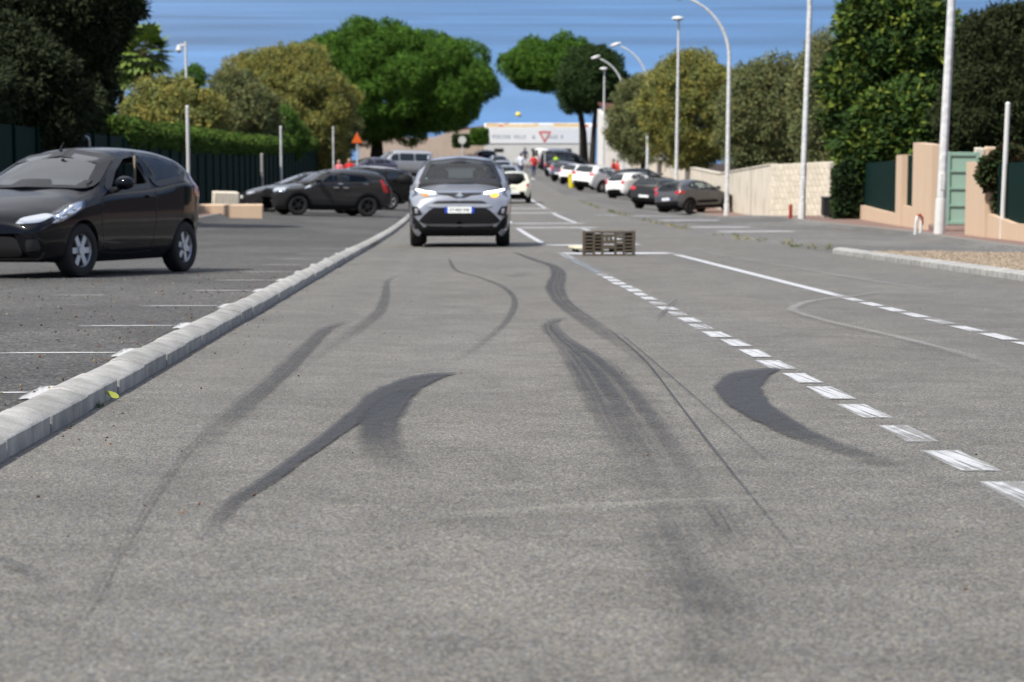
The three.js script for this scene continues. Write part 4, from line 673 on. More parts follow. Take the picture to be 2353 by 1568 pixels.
function ringPoly(p, wIn, wOut, map) { // band along a closed outline
  let cx = 0, cy = 0; p.forEach(q => { cx += q[0] / p.length; cy += q[1] / p.length; });
  const pos = [], idx = [], n = p.length; let area = 0; p.forEach((q, i) => { const r = p[(i + 1) % n]; area += q[0] * r[1] - r[0] * q[1]; }); const sg = area > 0 ? 1 : -1;
  for (let i = 0; i <= n; i++) { const a = p[(i + n - 1) % n], b = p[i % n], c = p[(i + 1) % n], t = [c[0] - a[0], c[1] - a[1]], l = Math.hypot(...t) || 1, nx = t[1] / l * sg, ny = -t[0] / l * sg; pos.push(...map(b[0] + nx * wOut, b[1] + ny * wOut), ...map(b[0] - nx * wIn, b[1] - ny * wIn)); if (i < n) { const k = i * 2; idx.push(k, k + 1, k + 2, k + 1, k + 3, k + 2); } }
  return geoOf(pos, idx);
}
const mTyre = std(C(0.012, 0.012, 0.012), 0.85), mPlastic = phys(C(0.010, 0.010, 0.011), 0.65, { specularIntensity: 0.3 }), mCabin = std(C(0.018, 0.018, 0.02), 0.9), mAlloy = std(C(0.55, 0.56, 0.58), 0.3, { metalness: 0.7 }), mBlackAlloy = std(C(0.02, 0.02, 0.022), 0.35, { metalness: 0.3 });
const mGlass = phys(C(0.62, 0.70, 0.70), 0.02, { transmission: 1, thickness: 0, ior: 1.5 }), mGlassDark = phys(C(0.012, 0.016, 0.018), 0.03, { clearcoat: 1, clearcoatRoughness: 0.02 }), mLens = phys(C(0.92, 0.94, 0.96), 0.03, { transmission: 1, thickness: 0 }), mChrome = std(C(0.85, 0.86, 0.88), 0.08, { metalness: 1 }), mRedLamp = phys(C(0.42, 0.012, 0.012), 0.15, { clearcoat: 1 }), mAmber = phys(C(0.7, 0.22, 0.02), 0.2), mSeal = std(C(0.008, 0.008, 0.009), 0.45);
const mDRL = new THREE.MeshStandardMaterial({ color: C(0.9, 0.9, 0.9), emissive: C(1, 1, 0.98), emissiveIntensity: 3.2 }), mBlink = new THREE.MeshStandardMaterial({ color: C(0.8, 0.4, 0.05), emissive: C(1, 0.45, 0.04), emissiveIntensity: 2.2 });
const paint = (r, g, b, metal = 0.15, rough = 0.32, coat = 1) => phys(C(r, g, b), rough, { metalness: metal, clearcoat: coat, clearcoatRoughness: 0.04, specularIntensity: metal < 0.05 && r < 0.1 ? 0.05 : 0.5 });
const PAINT = { black: paint(0.003, 0.0035, 0.006, 0.0, 0.25, 0.6), charcoal: paint(0.024, 0.024, 0.025, 0.02, 0.3, 0.8), grey: paint(0.085, 0.085, 0.092, 0.3), silver: paint(0.44, 0.46, 0.50, 0.4, 0.36), pale: paint(0.42, 0.43, 0.45, 0.5, 0.36), white: paint(0.80, 0.80, 0.79, 0), cream: paint(0.74, 0.73, 0.60, 0), navy: paint(0.02, 0.03, 0.06, 0.2), violet: paint(0.10, 0.095, 0.14, 0.3), suv: paint(0.28, 0.295, 0.34, 0.4, 0.36), black2: paint(0.006, 0.006, 0.007, 0, 0.3, 0.7) };
const wheelCache = {};
function wheelParts(R, w, style) {
  return wheelCache[R + style] ??= (() => {
    const pr = [[R * 0.60, -w / 2 + 0.02], [R * 0.66, -w / 2], [R * 0.9, -w / 2], [R * 0.975, -w / 2 + 0.025], [R, -w / 2 + 0.06], [R, w / 2 - 0.06], [R * 0.975, w / 2 - 0.025], [R * 0.9, w / 2], [R * 0.66, w / 2], [R * 0.60, w / 2 - 0.02]].map(p => new THREE.Vector2(...p));
    const tyre = new THREE.LatheGeometry(pr, 40).rotateZ(Math.PI / 2); // axle along x, outer face +x
    const g = [], rim = new THREE.LatheGeometry([[R * 0.55, -w / 2 + 0.03], [R * 0.56, w / 2 - 0.05], [R * 0.62, w / 2 - 0.018], [R * 0.665, w / 2 - 0.012]].map(p => new THREE.Vector2(...p)), 32).rotateZ(-Math.PI / 2);
    g.push(rim.toNonIndexed());
    const n = style === 'cover' ? 6 : 5;
    for (let i = 0; i < n; i++) { const s = new THREE.BoxGeometry(0.028, R * 0.58, style === 'cover' ? R * 0.21 : R * 0.15).translate(w / 2 - 0.045, R * 0.33, 0); s.rotateX(i / n * 2 * Math.PI); g.push(s.toNonIndexed()); }
    g.push(new THREE.CylinderGeometry(R * 0.16, R * 0.18, 0.04, 16).rotateZ(Math.PI / 2).translate(w / 2 - 0.03, 0, 0).toNonIndexed());
    g.forEach(q => { q.deleteAttribute('uv'); });
    return { tyre, rim: mergeGeometries(g), disc: new THREE.CylinderGeometry(R * 0.56, R * 0.56, w * 0.4, 24).rotateZ(Math.PI / 2).translate(-0.01, 0, 0) };
  })();
}
let plateNo = 0;
function plateMat(text) { return std(C(1, 1, 1), 0.5, { map: canvasTex(256, 56, (c, w, h) => { c.fillStyle = '#eef0ee'; c.fillRect(0, 0, w, h); c.fillStyle = '#1c46b8'; c.fillRect(0, 0, 24, h); c.fillRect(w - 24, 0, 24, h); c.fillStyle = '#16181c'; c.font = 'bold 35px sans-serif'; c.textAlign = 'center'; c.fillText(text, w / 2, 41); }) }); }
const farPlate = std(C(0.72, 0.73, 0.74), 0.5);
function buildCar(name, label, S, x, s, turn, paintMat, group) {
  const car = thing(name, label, 'car', group), L = S.L, near = S.detail > 0;
  const yt = mono(S.yt), ys = mono(S.ys), yb = mono(S.yb), wd = mono(S.w), tum = S.tum ?? 0.40, inset = (y, q) => 1 - (S.shoulder ?? 0.05) * sstep(-0.02, 0.10, y - q) - tum * (y - q);
  const sec = l => { const b = yb(l), t = Math.max(yt(l), b + 0.004), q = Math.min(ys(l), b + 0.80 * (t - b)); return { b, t, q, w: wd(l), n: 2 + (S.boxy ?? 3.2) * sstep(0.1, 0.45, t - q) }; };
  const lowW = (k, u) => k.w * (1 - 0.035 * u * u - 0.10 * Math.pow(u, 7));
  const hw = (l, y) => { const k = sec(l); if (y <= k.b || y >= k.t) return 0; if (y < k.q) return lowW(k, (k.q - y) / (k.q - k.b)); const v = (y - k.q) / (k.t - k.q); return k.w * inset(y, k.q) * Math.pow(1 - Math.pow(v, k.n), 1 / 2.5); };
  const frontL = (y, z) => { let a = 0, b = L * 0.52; z = Math.max(Math.abs(z), 0.004); for (let i = 0; i < 26; i++) { const m = (a + b) / 2; if (hw(m, y) >= z) b = m; else a = m; } return b; };
  const rearL = (y, z) => { let a = L * 0.52, b = L; z = Math.max(Math.abs(z), 0.004); for (let i = 0; i < 26; i++) { const m = (a + b) / 2; if (hw(m, y) >= z) a = m; else b = m; } return a; };
  const M = { side: (sd, off) => (l, y) => [sd * (Math.max(hw(l, y), 0.02) + off), y, l - L / 2], front: off => (z, y) => [z, y, frontL(y, z) - off - L / 2], rear: off => (z, y) => [z, y, rearL(y, z) + off - L / 2] };
  const R = S.R, arches = [[S.ax[0], R * 1.14], [S.ax[1], R * 1.14]], archY = l => { let y = -1; for (const [c, r] of arches) { const d = Math.abs(l - c); if (d < r) y = Math.max(y, R * 0.98 + Math.sqrt(r * r - d * d)); } return y; };
  // windows as polygons; symmetrical ones given for z >= 0
  const mir = p => [...p, ...p.slice().reverse().map(([z, y]) => [-z, y])];
  const sides = S.side.map(p => roundPoly(p, 0.12)), ws = roundPoly(mir(S.ws), 0.10), rw = S.rw && roundPoly(mir(S.rw), 0.12);
  // body skin
  const st = new Set(); const N = near ? 124 : 44; for (let i = 0; i <= N; i++) st.add(+(L * i / N).toFixed(4)); for (let i = 1; i < (near ? 14 : 7); i++) { const e = Math.pow(i / (near ? 14 : 7), 2) * 0.26; st.add(+e.toFixed(4)); st.add(+(L - e).toFixed(4)); } for (const [c, r] of arches) for (const k of [-1, -0.94, 0.94, 1]) st.add(+(c + k * r).toFixed(4));
  const ls = [...st].filter(l => l >= 0 && l <= L).sort((a, b) => a - b), A = near ? 10 : 6, VS = near ? [.07, .14, .21, .28, .35, .42, .49, .56, .63, .70, .76, .81, .855, .89, .92, .945, .962, .976, .987, .994, .998, .9995, 1] : [.15, .3, .45, .6, .72, .82, .89, .94, .975, .994, .9995, 1], B = VS.length, nv = A + B + 1, pos = [];
  for (const l of ls) { const k = sec(l), bb = Math.min(Math.max(k.b, archY(l)), k.q - 0.01); for (let j = 0; j <= A; j++) { const y = lerp(bb, k.q, j / A); pos.push(lowW(k, clamp((k.q - y) / (k.q - k.b), 0, 1)), y, l - L / 2); } for (let j = 1; j <= B; j++) { const v = VS[j - 1], y = k.q + v * (k.t - k.q); pos.push(v === 1 ? 0 : k.w * inset(y, k.q) * Math.pow(1 - Math.pow(v, k.n), 1 / 2.5), y, l - L / 2); } }
  const idx = [], P = i => [pos[i * 3], pos[i * 3 + 1], pos[i * 3 + 2] + L / 2];
  for (let i = 0; i < ls.length - 1; i++) for (let j = 0; j < nv - 1; j++) {
    const a = i * nv + j, b = a + nv, pa = P(a), pb = P(b), pc = P(a + 1), pd = P(b + 1), c = [0, 1, 2].map(q => (pa[q] + pb[q] + pc[q] + pd[q]) / 4);
    if (near) {
      const u = V(pb[0] - pc[0], pb[1] - pc[1], pb[2] - pc[2]), w = V(pd[0] - pa[0], pd[1] - pa[1], pd[2] - pa[2]), n = u.cross(w).normalize();
      if (Math.abs(n.x) > 0.45 && sides.some(p => inPoly(p, c[2], c[1]))) continue;
      if (c[2] < L * 0.55 && Math.abs(n.z) > 0.05 && Math.abs(n.x) < 0.85 && inPoly(ws, c[0], c[1])) continue;
      if (rw && c[2] > L * 0.6 && Math.abs(n.z) > 0.05 && Math.abs(n.x) < 0.85 && inPoly(rw, c[0], c[1])) continue;
    }
    idx.push(a, a + 1, b, a + 1, b + 1, b);
  }
  const n0 = pos.length / 3; for (let i = 0; i < n0; i++) pos.push(-pos[i * 3], pos[i * 3 + 1], pos[i * 3 + 2]); const m0 = idx.length; for (let i = 0; i < m0; i += 3) idx.push(idx[i] + n0, idx[i + 2] + n0, idx[i + 1] + n0);
  let g = geoOf(pos, idx); g = mergeVertices(g, 1e-4); g.computeVertexNormals();
  const body = part('body', g, paintMat, car);
  if (near) { const li = g.clone(), p = li.attributes.position, n = li.attributes.normal; for (let i = 0; i < p.count; i++) p.setXYZ(i, p.getX(i) - n.getX(i) * 0.03, p.getY(i) - n.getY(i) * 0.03, p.getZ(i) - n.getZ(i) * 0.03); part('cabin_lining', li, mCabin, car); }
  const q = near ? [16, 8] : [6, 3], gl = near ? (S.tint ?? mGlass) : mGlassDark;
  const lift = (f, dy) => (z, y) => { const p = f(z, y); p[1] += dy; return p; };
  // glass
  sides.forEach((p, i) => { for (const sd of [-1, 1]) { if (!(S.open && i === S.open.i && sd === S.open.sd)) part('side_window', fillPoly(p, ...q, M.side(sd, 0.008)), gl, car); part('window_seal', ringPoly(p, 0.035, 0.026, M.side(sd, 0.013)), mSeal, car); } });
  part('windscreen', fillPoly(ws, near ? 24 : 8, near ? 10 : 4, lift(M.front(0.02), 0.010)), near ? (S.wsMat ?? gl) : gl, car); part('window_seal', ringPoly(ws, 0.055, 0.035, lift(M.front(0.03), 0.016)), mSeal, car);
  if (rw) { part('rear_window', fillPoly(rw, near ? 20 : 8, near ? 8 : 4, lift(M.rear(0.02), 0.008)), gl, car); part('window_seal', ringPoly(rw, 0.055, 0.035, lift(M.rear(0.03), 0.013)), mSeal, car); }
  // underside, arches
  const ub = part('underbody', boxUV(2 * wd(L / 2) - 0.52, 0.40, L - 0.7, 0.05), mPlastic, car); ub.position.set(0, S.floor + 0.22, 0);
  if (S.clad) for (const sd of [-1, 1]) { for (const [c, r] of arches) { const arc = []; for (let i = 0; i <= 16; i++) { const a = Math.PI * (i / 16) * 1.06 - 0.09; arc.push([c + Math.cos(a) * r, Math.max(R * 0.98 + Math.sin(a) * r, yb(c) + 0.02)]); } const pp = [], ii = []; arc.forEach((pt, i) => { const d = [pt[0] - c, pt[1] - R * 0.98], k = Math.hypot(...d), o = [c + d[0] / k * (r + S.clad), R * 0.98 + d[1] / k * (r + S.clad)]; pp.push(...M.side(sd, 0.012)(pt[0], pt[1] + 0.004), ...M.side(sd, 0.010)(o[0], Math.max(o[1], yb(o[0]) + 0.03))); if (i) { const a = i * 2; ii.push(a - 2, a - 1, a, a - 1, a + 1, a); } }); part('arch_trim', geoOf(pp, ii), mPlastic, car); }
    part('sill_trim', fillPoly([[arches[0][0] + arches[0][1], yb(L / 2) + 0.015], [arches[1][0] - arches[1][1], yb(L / 2) + 0.015], [arches[1][0] - arches[1][1], yb(L / 2) + 0.16], [arches[0][0] + arches[0][1], yb(L / 2) + 0.16]], 8, 2, M.side(sd, 0.011)), mPlastic, car); }
  // wheels
  for (const [i, l] of S.ax.entries()) for (const sd of [-1, 1]) {
    const w = new THREE.Group(); w.name = 'wheel'; car.add(w); const ww = S.tw ?? 0.2, k = wheelParts(R, ww, S.rim ?? 'five'); w.position.set(sd * (wd(l) - ww / 2 - 0.02), R, l - L / 2); w.rotation.y = sd < 0 ? Math.PI : 0; if (i === 0 && S.steer) w.rotation.y += S.steer;
    w.rotation.order = 'YXZ'; w.rotation.x = hash2(plateNo * 7 + i, sd + 3) * 6; part('tyre', k.tyre, mTyre, w); part('rim', k.rim, S.rimMat ?? mAlloy, w); part('brake_disc', k.disc, mPlastic, w);
  }
  // panel gaps, handles
  if (near) for (const sd of [-1, 1]) { for (const ln of S.gaps) { const pts = smooth(ln.map(p => [p[0], p[1], 0]), 24), pp = [], ii = []; pts.forEach((p, i) => { const a = pts[Math.max(0, i - 1)], b = pts[Math.min(24, i + 1)], t = [b.x - a.x, b.y - a.y], l = Math.hypot(...t) || 1, nx = -t[1] / l * 0.005, ny = t[0] / l * 0.005; pp.push(...M.side(sd, 0.003)(p.x + nx, p.y + ny), ...M.side(sd, 0.003)(p.x - nx, p.y - ny)); if (i) { const k = i * 2; ii.push(k - 2, k - 1, k, k - 1, k + 1, k); } }); part('panel_gap', geoOf(pp, ii), mSeal, car); }
    for (const [l, y] of S.handles ?? []) { const h = part('door_handle', new RoundedBoxGeometry(0.035, 0.03, 0.17, 2, 0.012), S.handleMat ?? paintMat, car); h.position.set(sd * (hw(l, y) + 0.014), y, l - L / 2); } }
  for (const sd of [-1, 1]) { const [l, y] = S.mirror, z = hw(l, y), o = new THREE.Group(); o.name = 'door_mirror'; car.add(o); const h = part('shell', new THREE.SphereGeometry(1, 14, 10).scale(S.mirrorSize ?? 0.12, (S.mirrorSize ?? 0.12) * 0.65, 0.09), S.mirrorMat ?? paintMat, o); h.position.set(sd * (z + 0.13), y + 0.09, l - L / 2); const a = part('arm', tube([V(sd * (z - 0.02), y, l - L / 2), V(sd * (z + 0.1), y + 0.04, l - L / 2)], [0.03, 0.025], 8), mPlastic, o); const mg = part('mirror_glass', new THREE.CircleGeometry(1, 16).scale(0.09, 0.055, 1), mChrome, o); mg.position.set(sd * (z + 0.13), y + 0.09, l - L / 2 + 0.086); }
  // lamps and trims: [name, map, polygon (mirrored when it lies off centre), material, offset]
  for (const [nm, mp, poly, mat, off = 0.006, mirror = true, rnd_ = 0.18] of S.trim ?? []) {
    const pl = roundPoly(poly, rnd_), f = (p, sd) => part(nm, fillPoly(p, near ? 12 : 5, near ? 5 : 3, mp === 'side' ? M.side(sd, off) : mp === 'front' ? M.front(off) : M.rear(off)), mat, car);
    if (mp === 'side') { f(pl, -1); f(pl, 1); } else { f(pl); if (mirror) f(pl.map(([z, y]) => [-z, y])); }
  }
  for (const [mp, y, text] of S.plates ?? []) { const l = mp === 'front' ? frontL(y, 0.2) - 0.012 : rearL(y, 0.2) + 0.012, m = part('number_plate', new THREE.BoxGeometry(0.52, 0.11, 0.012), text ? plateMat(text) : farPlate, car); m.position.set(0, y, l - L / 2); if (mp === 'front') m.rotation.y = Math.PI; }
  if (near) { // cabin: seats, dashboard
    const [c0, c1] = S.cab; for (const [l, zz] of [[c0, -0.36], [c0, 0.36], [c1, -0.38], [c1, 0.38]]) { const st_ = part('seat', mergeGeometries([new RoundedBoxGeometry(0.48, 0.16, 0.5, 2, 0.06).translate(zz, S.seat, l - L / 2), new RoundedBoxGeometry(0.48, 0.56, 0.14, 2, 0.06).rotateX(-0.2).translate(zz, S.seat + 0.32, l + 0.3 - L / 2), new RoundedBoxGeometry(0.26, 0.17, 0.1, 2, 0.045).translate(zz, S.seat + 0.70, l + 0.39 - L / 2)]), mCabin, car); }
    const db = part('dashboard', new RoundedBoxGeometry(2 * wd(S.dash) - 0.3, 0.22, 0.5, 2, 0.06), mCabin, car); db.position.set(0, S.dashY, S.dash - L / 2); const sw = part('steering_wheel', new THREE.TorusGeometry(0.18, 0.016, 8, 24), mPlastic, car); sw.position.set(-0.36, S.dashY + 0.06, S.dash + 0.38 - L / 2); sw.rotation.x = -0.4;
  }
  if (S.extra) S.extra({ car, L, hw, frontL, rearL, wd, yt, paintMat });
  // stand it on the ground
  const f = [-Math.sin(turn), -Math.cos(turn)], h0 = (dl, dz) => surf(x + f[0] * dl - f[1] * dz, s - f[1] * dl - f[0] * dz);
  const fr = h0(L / 2 - S.ax[0], 0), re = h0(L / 2 - S.ax[1], 0), wb = S.ax[1] - S.ax[0], lf = h0(0, -0.75), ri = h0(0, 0.75);
  car.position.set(x, (fr + re) / 2, -s); car.rotation.order = 'YXZ'; car.rotation.set(Math.atan2(fr - re, wb), turn, Math.atan2(ri - lf, 1.5)); plateNo++;
  return car;
}
// --- shapes; l from the nose, heights in metres
const hatch = { L: 3.95, R: 0.305, ax: [0.80, 3.29], floor: 0.16, seat: 0.42, dash: 1.25, dashY: 0.84, cab: [1.95, 2.75], mirror: [1.52, 0.96], detail: 1,
  yt: [[0, 0.50], [0.02, 0.60], [0.10, 0.70], [0.30, 0.79], [0.65, 0.90], [0.95, 0.97], [1.10, 1.02], [1.5, 1.21], [1.95, 1.395], [2.2, 1.455], [2.6, 1.48], [3.0, 1.465], [3.4, 1.41], [3.62, 1.33], [3.74, 1.20], [3.85, 1.00], [3.92, 0.80], [3.95, 0.55]],
  ys: [[0, 0.50], [0.3, 0.66], [0.9, 0.86], [1.5, 0.93], [2.5, 0.99], [3.2, 1.06], [3.7, 1.0], [3.95, 0.8]], yb: [[0, 0.48], [0.03, 0.30], [0.14, 0.20], [0.6, 0.17], [3.3, 0.19], [3.75, 0.28], [3.92, 0.38], [3.95, 0.52]],
  w: [[0, 0.50], [0.04, 0.64], [0.16, 0.74], [0.45, 0.82], [0.85, 0.855], [2, 0.86], [3.2, 0.86], [3.6, 0.82], [3.85, 0.72], [3.95, 0.58]],
  side: [[[1.36, 0.96], [2.40, 1.02], [2.36, 1.40], [2.10, 1.365], [1.76, 1.225]], [[2.52, 1.035], [3.20, 1.11], [3.36, 1.18], [3.24, 1.28], [2.85, 1.375], [2.49, 1.405]]],
  ws: [[0, 1.03], [0.71, 1.01], [0.555, 1.315], [0, 1.405]], rw: [[0, 1.05], [0.52, 1.07], [0.44, 1.33], [0, 1.35]],
  gaps: [[[1.22, 0.90], [1.20, 0.6], [1.30, 0.30]], [[2.46, 1.0], [2.50, 0.7], [2.44, 0.30]], [[1.25, 0.28], [1.9, 0.26], [2.44, 0.28]], [[0.3, 0.70], [0.75, 0.84], [1.1, 0.92]]], handles: [[2.33, 0.90]] };
const scaled = (S, o, kl, kh, kw) => { const f = a => a.map(([l, v]) => [l * kl, v]), hh = a => a.map(([l, y]) => [l, y * kh]), z = a => a.map(([p, y]) => [p * kw, y * kh]); return { ...S, L: S.L * kl, ax: S.ax.map(a => a * kl), yt: hh(f(S.yt)), ys: hh(f(S.ys)), yb: hh(f(S.yb)), w: f(S.w).map(([l, v]) => [l, v * kw]), side: S.side.map(p => p.map(([l, y]) => [l * kl, y * kh])), ws: z(S.ws), rw: S.rw && z(S.rw), gaps: S.gaps?.map(p => p.map(([l, y]) => [l * kl, y * kh])), handles: S.handles?.map(([l, y]) => [l * kl, y * kh]), mirror: [S.mirror[0] * kl, S.mirror[1] * kh], dash: S.dash * kl, dashY: S.dashY * kh, cab: S.cab.map(a => a * kl), ...o }; };
// five-door versions
const hatch5 = { ...hatch, side: [[[1.42, 0.965], [2.06, 1.005], [2.04, 1.33], [1.78, 1.225]], [[2.16, 1.01], [2.82, 1.06], [2.84, 1.35], [2.14, 1.355]], [[2.92, 1.08], [3.22, 1.13], [3.28, 1.19], [3.12, 1.29], [2.92, 1.335]]], gaps: [[[1.22, 0.90], [1.20, 0.6], [1.30, 0.30]], [[2.11, 1.0], [2.13, 0.7], [2.10, 0.30]], [[2.90, 1.05], [2.94, 0.85], [2.80, 0.60]]], handles: [[1.98, 0.90], [2.76, 0.95]] };
const suvBase = { L: 4.60, R: 0.36, ax: [0.93, 3.59], floor: 0.22, seat: 0.62, dash: 1.45, dashY: 1.05, cab: [2.1, 2.95], mirror: [1.62, 1.13], detail: 1, tum: 0.30, tw: 0.235,
  yt: [[0, 0.62], [0.02, 0.80], [0.08, 0.93], [0.20, 0.99], [0.6, 1.05], [1.05, 1.11], [1.30, 1.16], [1.65, 1.34], [2.05, 1.55], [2.35, 1.63], [2.8, 1.67], [3.5, 1.65], [4.1, 1.58], [4.28, 1.46], [4.42, 1.22], [4.54, 1.0], [4.60, 0.62]],
  ys: [[0, 0.62], [0.3, 0.86], [0.9, 1.02], [1.6, 1.10], [3, 1.14], [4, 1.22], [4.6, 1.0]], yb: [[0, 0.52], [0.03, 0.32], [0.14, 0.20], [0.6, 0.19], [3.9, 0.24], [4.4, 0.36], [4.57, 0.46], [4.60, 0.6]],
  w: [[0, 0.60], [0.04, 0.76], [0.14, 0.845], [0.4, 0.90], [0.9, 0.922], [2.3, 0.92], [3.7, 0.92], [4.2, 0.89], [4.5, 0.80], [4.6, 0.66]],
  side: [[[1.72, 1.14], [2.42, 1.165], [2.40, 1.53], [2.12, 1.47]], [[2.52, 1.17], [3.35, 1.20], [3.38, 1.53], [2.50, 1.55]], [[3.46, 1.21], [3.95, 1.27], [4.02, 1.34], [3.90, 1.45], [3.48, 1.51]]],
  ws: [[0, 1.17], [0.735, 1.16], [0.585, 1.525], [0, 1.585]], rw: [[0, 1.20], [0.60, 1.22], [0.52, 1.50], [0, 1.53]],
  gaps: [[[1.42, 1.07], [1.40, 0.7], [1.52, 0.42]], [[2.47, 1.15], [2.49, 0.8], [2.45, 0.42]], [[3.42, 1.18], [3.40, 0.95], [3.20, 0.62]]], handles: [[2.33, 1.0], [3.25, 1.04]], clad: 0.07 };
const vanBase = { ...suvBase, L: 4.9, R: 0.33, ax: [0.95, 3.95], tum: 0.12, shoulder: 0.02, clad: 0, detail: 0, yt: [[0, 0.62], [0.03, 0.85], [0.15, 1.05], [0.5, 1.15], [0.85, 1.24], [1.3, 1.62], [1.6, 1.84], [1.9, 1.92], [2.5, 1.96], [4.4, 1.95], [4.72, 1.90], [4.80, 1.7], [4.86, 1.2], [4.9, 0.62]], w: [[0, 0.62], [0.05, 0.78], [0.2, 0.88], [0.6, 0.94], [4.6, 0.94], [4.82, 0.90], [4.9, 0.80]], ys: [[0, 0.62], [0.5, 1.0], [1.2, 1.12], [4.9, 1.12]], yb: [[0, 0.6], [0.05, 0.35], [0.2, 0.25], [4.6, 0.27], [4.88, 0.4], [4.9, 0.6]],
  side: [[[1.25, 1.18], [1.95, 1.18], [1.95, 1.68], [1.55, 1.62]], [[2.1, 1.2], [3.2, 1.2], [3.2, 1.70], [2.1, 1.70]], [[3.35, 1.2], [4.6, 1.2], [4.55, 1.70], [3.35, 1.70]]], ws: [[0, 1.28], [0.72, 1.26], [0.64, 1.76], [0, 1.80]], rw: [[0, 1.2], [0.72, 1.2], [0.66, 1.72], [0, 1.74]], mirror: [1.25, 1.15] };
const smallBase = scaled(hatch, { detail: 0, clad: 0 }, 3.55 / 3.95, 1.005, 0.815 / 0.86);
const cc = { ...hatch, L: 4.05 }; void cc;
const rearLamps = (y0, y1, z0, z1) => ['tail_lamp', 'rear', [[z0, y0], [z1, y0 + 0.02], [z1, y1], [z0, y1 - 0.03]], mRedLamp, 0.010];

// --- the silver crossover coming uphill
const headSub = [['headlight', 'front', [[0.40, 0.93], [0.62, 0.905], [0.83, 0.985], [0.82, 1.045], [0.60, 0.995], [0.40, 0.965]], mChrome, 0.012], ['headlight_glow', 'front', [[0.44, 0.955], [0.62, 0.975], [0.815, 1.025], [0.815, 1.052], [0.62, 1.008], [0.44, 0.988]], mDRL, 0.018]];
const RAV = { ...suvBase, mirrorSize: 0.15, floor: 0.17, mirrorMat: mPlastic, handleMat: undefined, plates: [['front', 0.665, 'CT·002·HM']], wsMat: phys(C(0.34, 0.40, 0.46), 0.02, { transmission: 1, thickness: 0, ior: 1.45 }), clad: 0.09, tw: 0.24,
  trim: [
    ['lower_grille', 'front', [[0, 0.42], [0.66, 0.42], [0.74, 0.47], [0.50, 0.70], [0, 0.70]], mPlastic, 0.008], ['grille_slot', 'front', [[0, 0.785], [0.50, 0.775], [0.42, 0.828], [0, 0.832]], mSeal, 0.008],
    ['skid_plate', 'front', [[0, 0.365], [0.55, 0.375], [0.68, 0.415], [0, 0.415]], PAINT.grey, 0.016], ['chin', 'front', [[0, 0.225], [0.66, 0.225], [0.78, 0.36], [0, 0.362]], mPlastic, 0.012], ['corner_trim', 'front', [[0.60, 0.31], [0.86, 0.33], [0.875, 0.60], [0.82, 0.56]], mPlastic, 0.004],
    ['bumper_blade', 'front', [[0, 0.715], [0.52, 0.712], [0.60, 0.745], [0.50, 0.772], [0, 0.778]], PAINT.pale, 0.016],
    ['fog_recess', 'front', [[0.66, 0.58], [0.84, 0.55], [0.865, 0.74], [0.74, 0.72]], mSeal, 0.006], ['fog_lamp', 'front', [[0.745, 0.60], [0.80, 0.60], [0.81, 0.69], [0.755, 0.69]], mAlloy, 0.016, true, 0.35],
    ['upper_grille', 'front', [[0, 0.875], [0.10, 0.885], [0.20, 0.925], [0.42, 0.945], [0.42, 0.975], [0, 0.975]], mSeal, 0.009], ['badge', 'front', [[-0.11, 0.925], [0, 0.885], [0.11, 0.925], [0, 0.967]], mChrome, 0.02, false, 0.5],
    ...headSub, ['turn_lamp', 'front', [[0.55, 0.915], [0.64, 0.905], [0.70, 0.94], [0.66, 0.985], [0.57, 0.965]], mAmber, 0.014],
    rearLamps(0.95, 1.15, 0.55, 0.84), ['side_trim', 'side', [[1.3, 0.42], [3.1, 0.42], [3.1, 0.50], [1.3, 0.50]], mPlastic, 0.012]],
  extra: ({ car, frontL, L }) => { // blinking indicator on its left, badge bars, sticker, rails
    const pts = []; for (let i = 0; i < 20; i++) { const a = i / 20 * 6.2832; pts.push([-0.625 + 0.075 * Math.cos(a), 0.935 + 0.038 * Math.sin(a)]); }
    part('blinking_turn_lamp', fillPoly(pts, 10, 5, (z, y) => [z, y, frontL(y, z) - 0.024 - L / 2]), mBlink, car);
    for (const sd of [-1, 1]) part('roof_rail', tube([V(sd * 0.60, 1.60, -0.1), V(sd * 0.605, 1.66, 0.1), V(sd * 0.60, 1.655, 1.3), V(sd * 0.58, 1.58, 1.6)], [0.015, 0.018, 0.018, 0.015], 8), PAINT.pale, car);
    const stc = part('windscreen_sticker', new THREE.BoxGeometry(0.075, 0.075, 0.004), std(C(0.25, 0.5, 0.42), 0.6), car); stc.position.set(0.60, 1.215, frontL(1.215, 0.6) - 0.02 - L / 2); stc.rotation.set(0.9, 0.2, 0);
    const mi = part('rear_view_mirror', new RoundedBoxGeometry(0.24, 0.07, 0.03, 2, 0.012), mPlastic, car); mi.position.set(0, 1.48, frontL(1.48, 0) + 0.12 - L / 2); const b1 = part('badge_bar', new THREE.TorusGeometry(0.05, 0.008, 6, 20).scale(1.3, 0.55, 1), mSteelDark, car); b1.position.set(0, 0.927, frontL(0.927, 0) - 0.024 - L / 2);
  } };
const suvCar = buildCar('crossover', 'silver crossover with lit headlights driving uphill in the lane', RAV, 0.10, 50.2, Math.PI - 0.01, PAINT.suv);

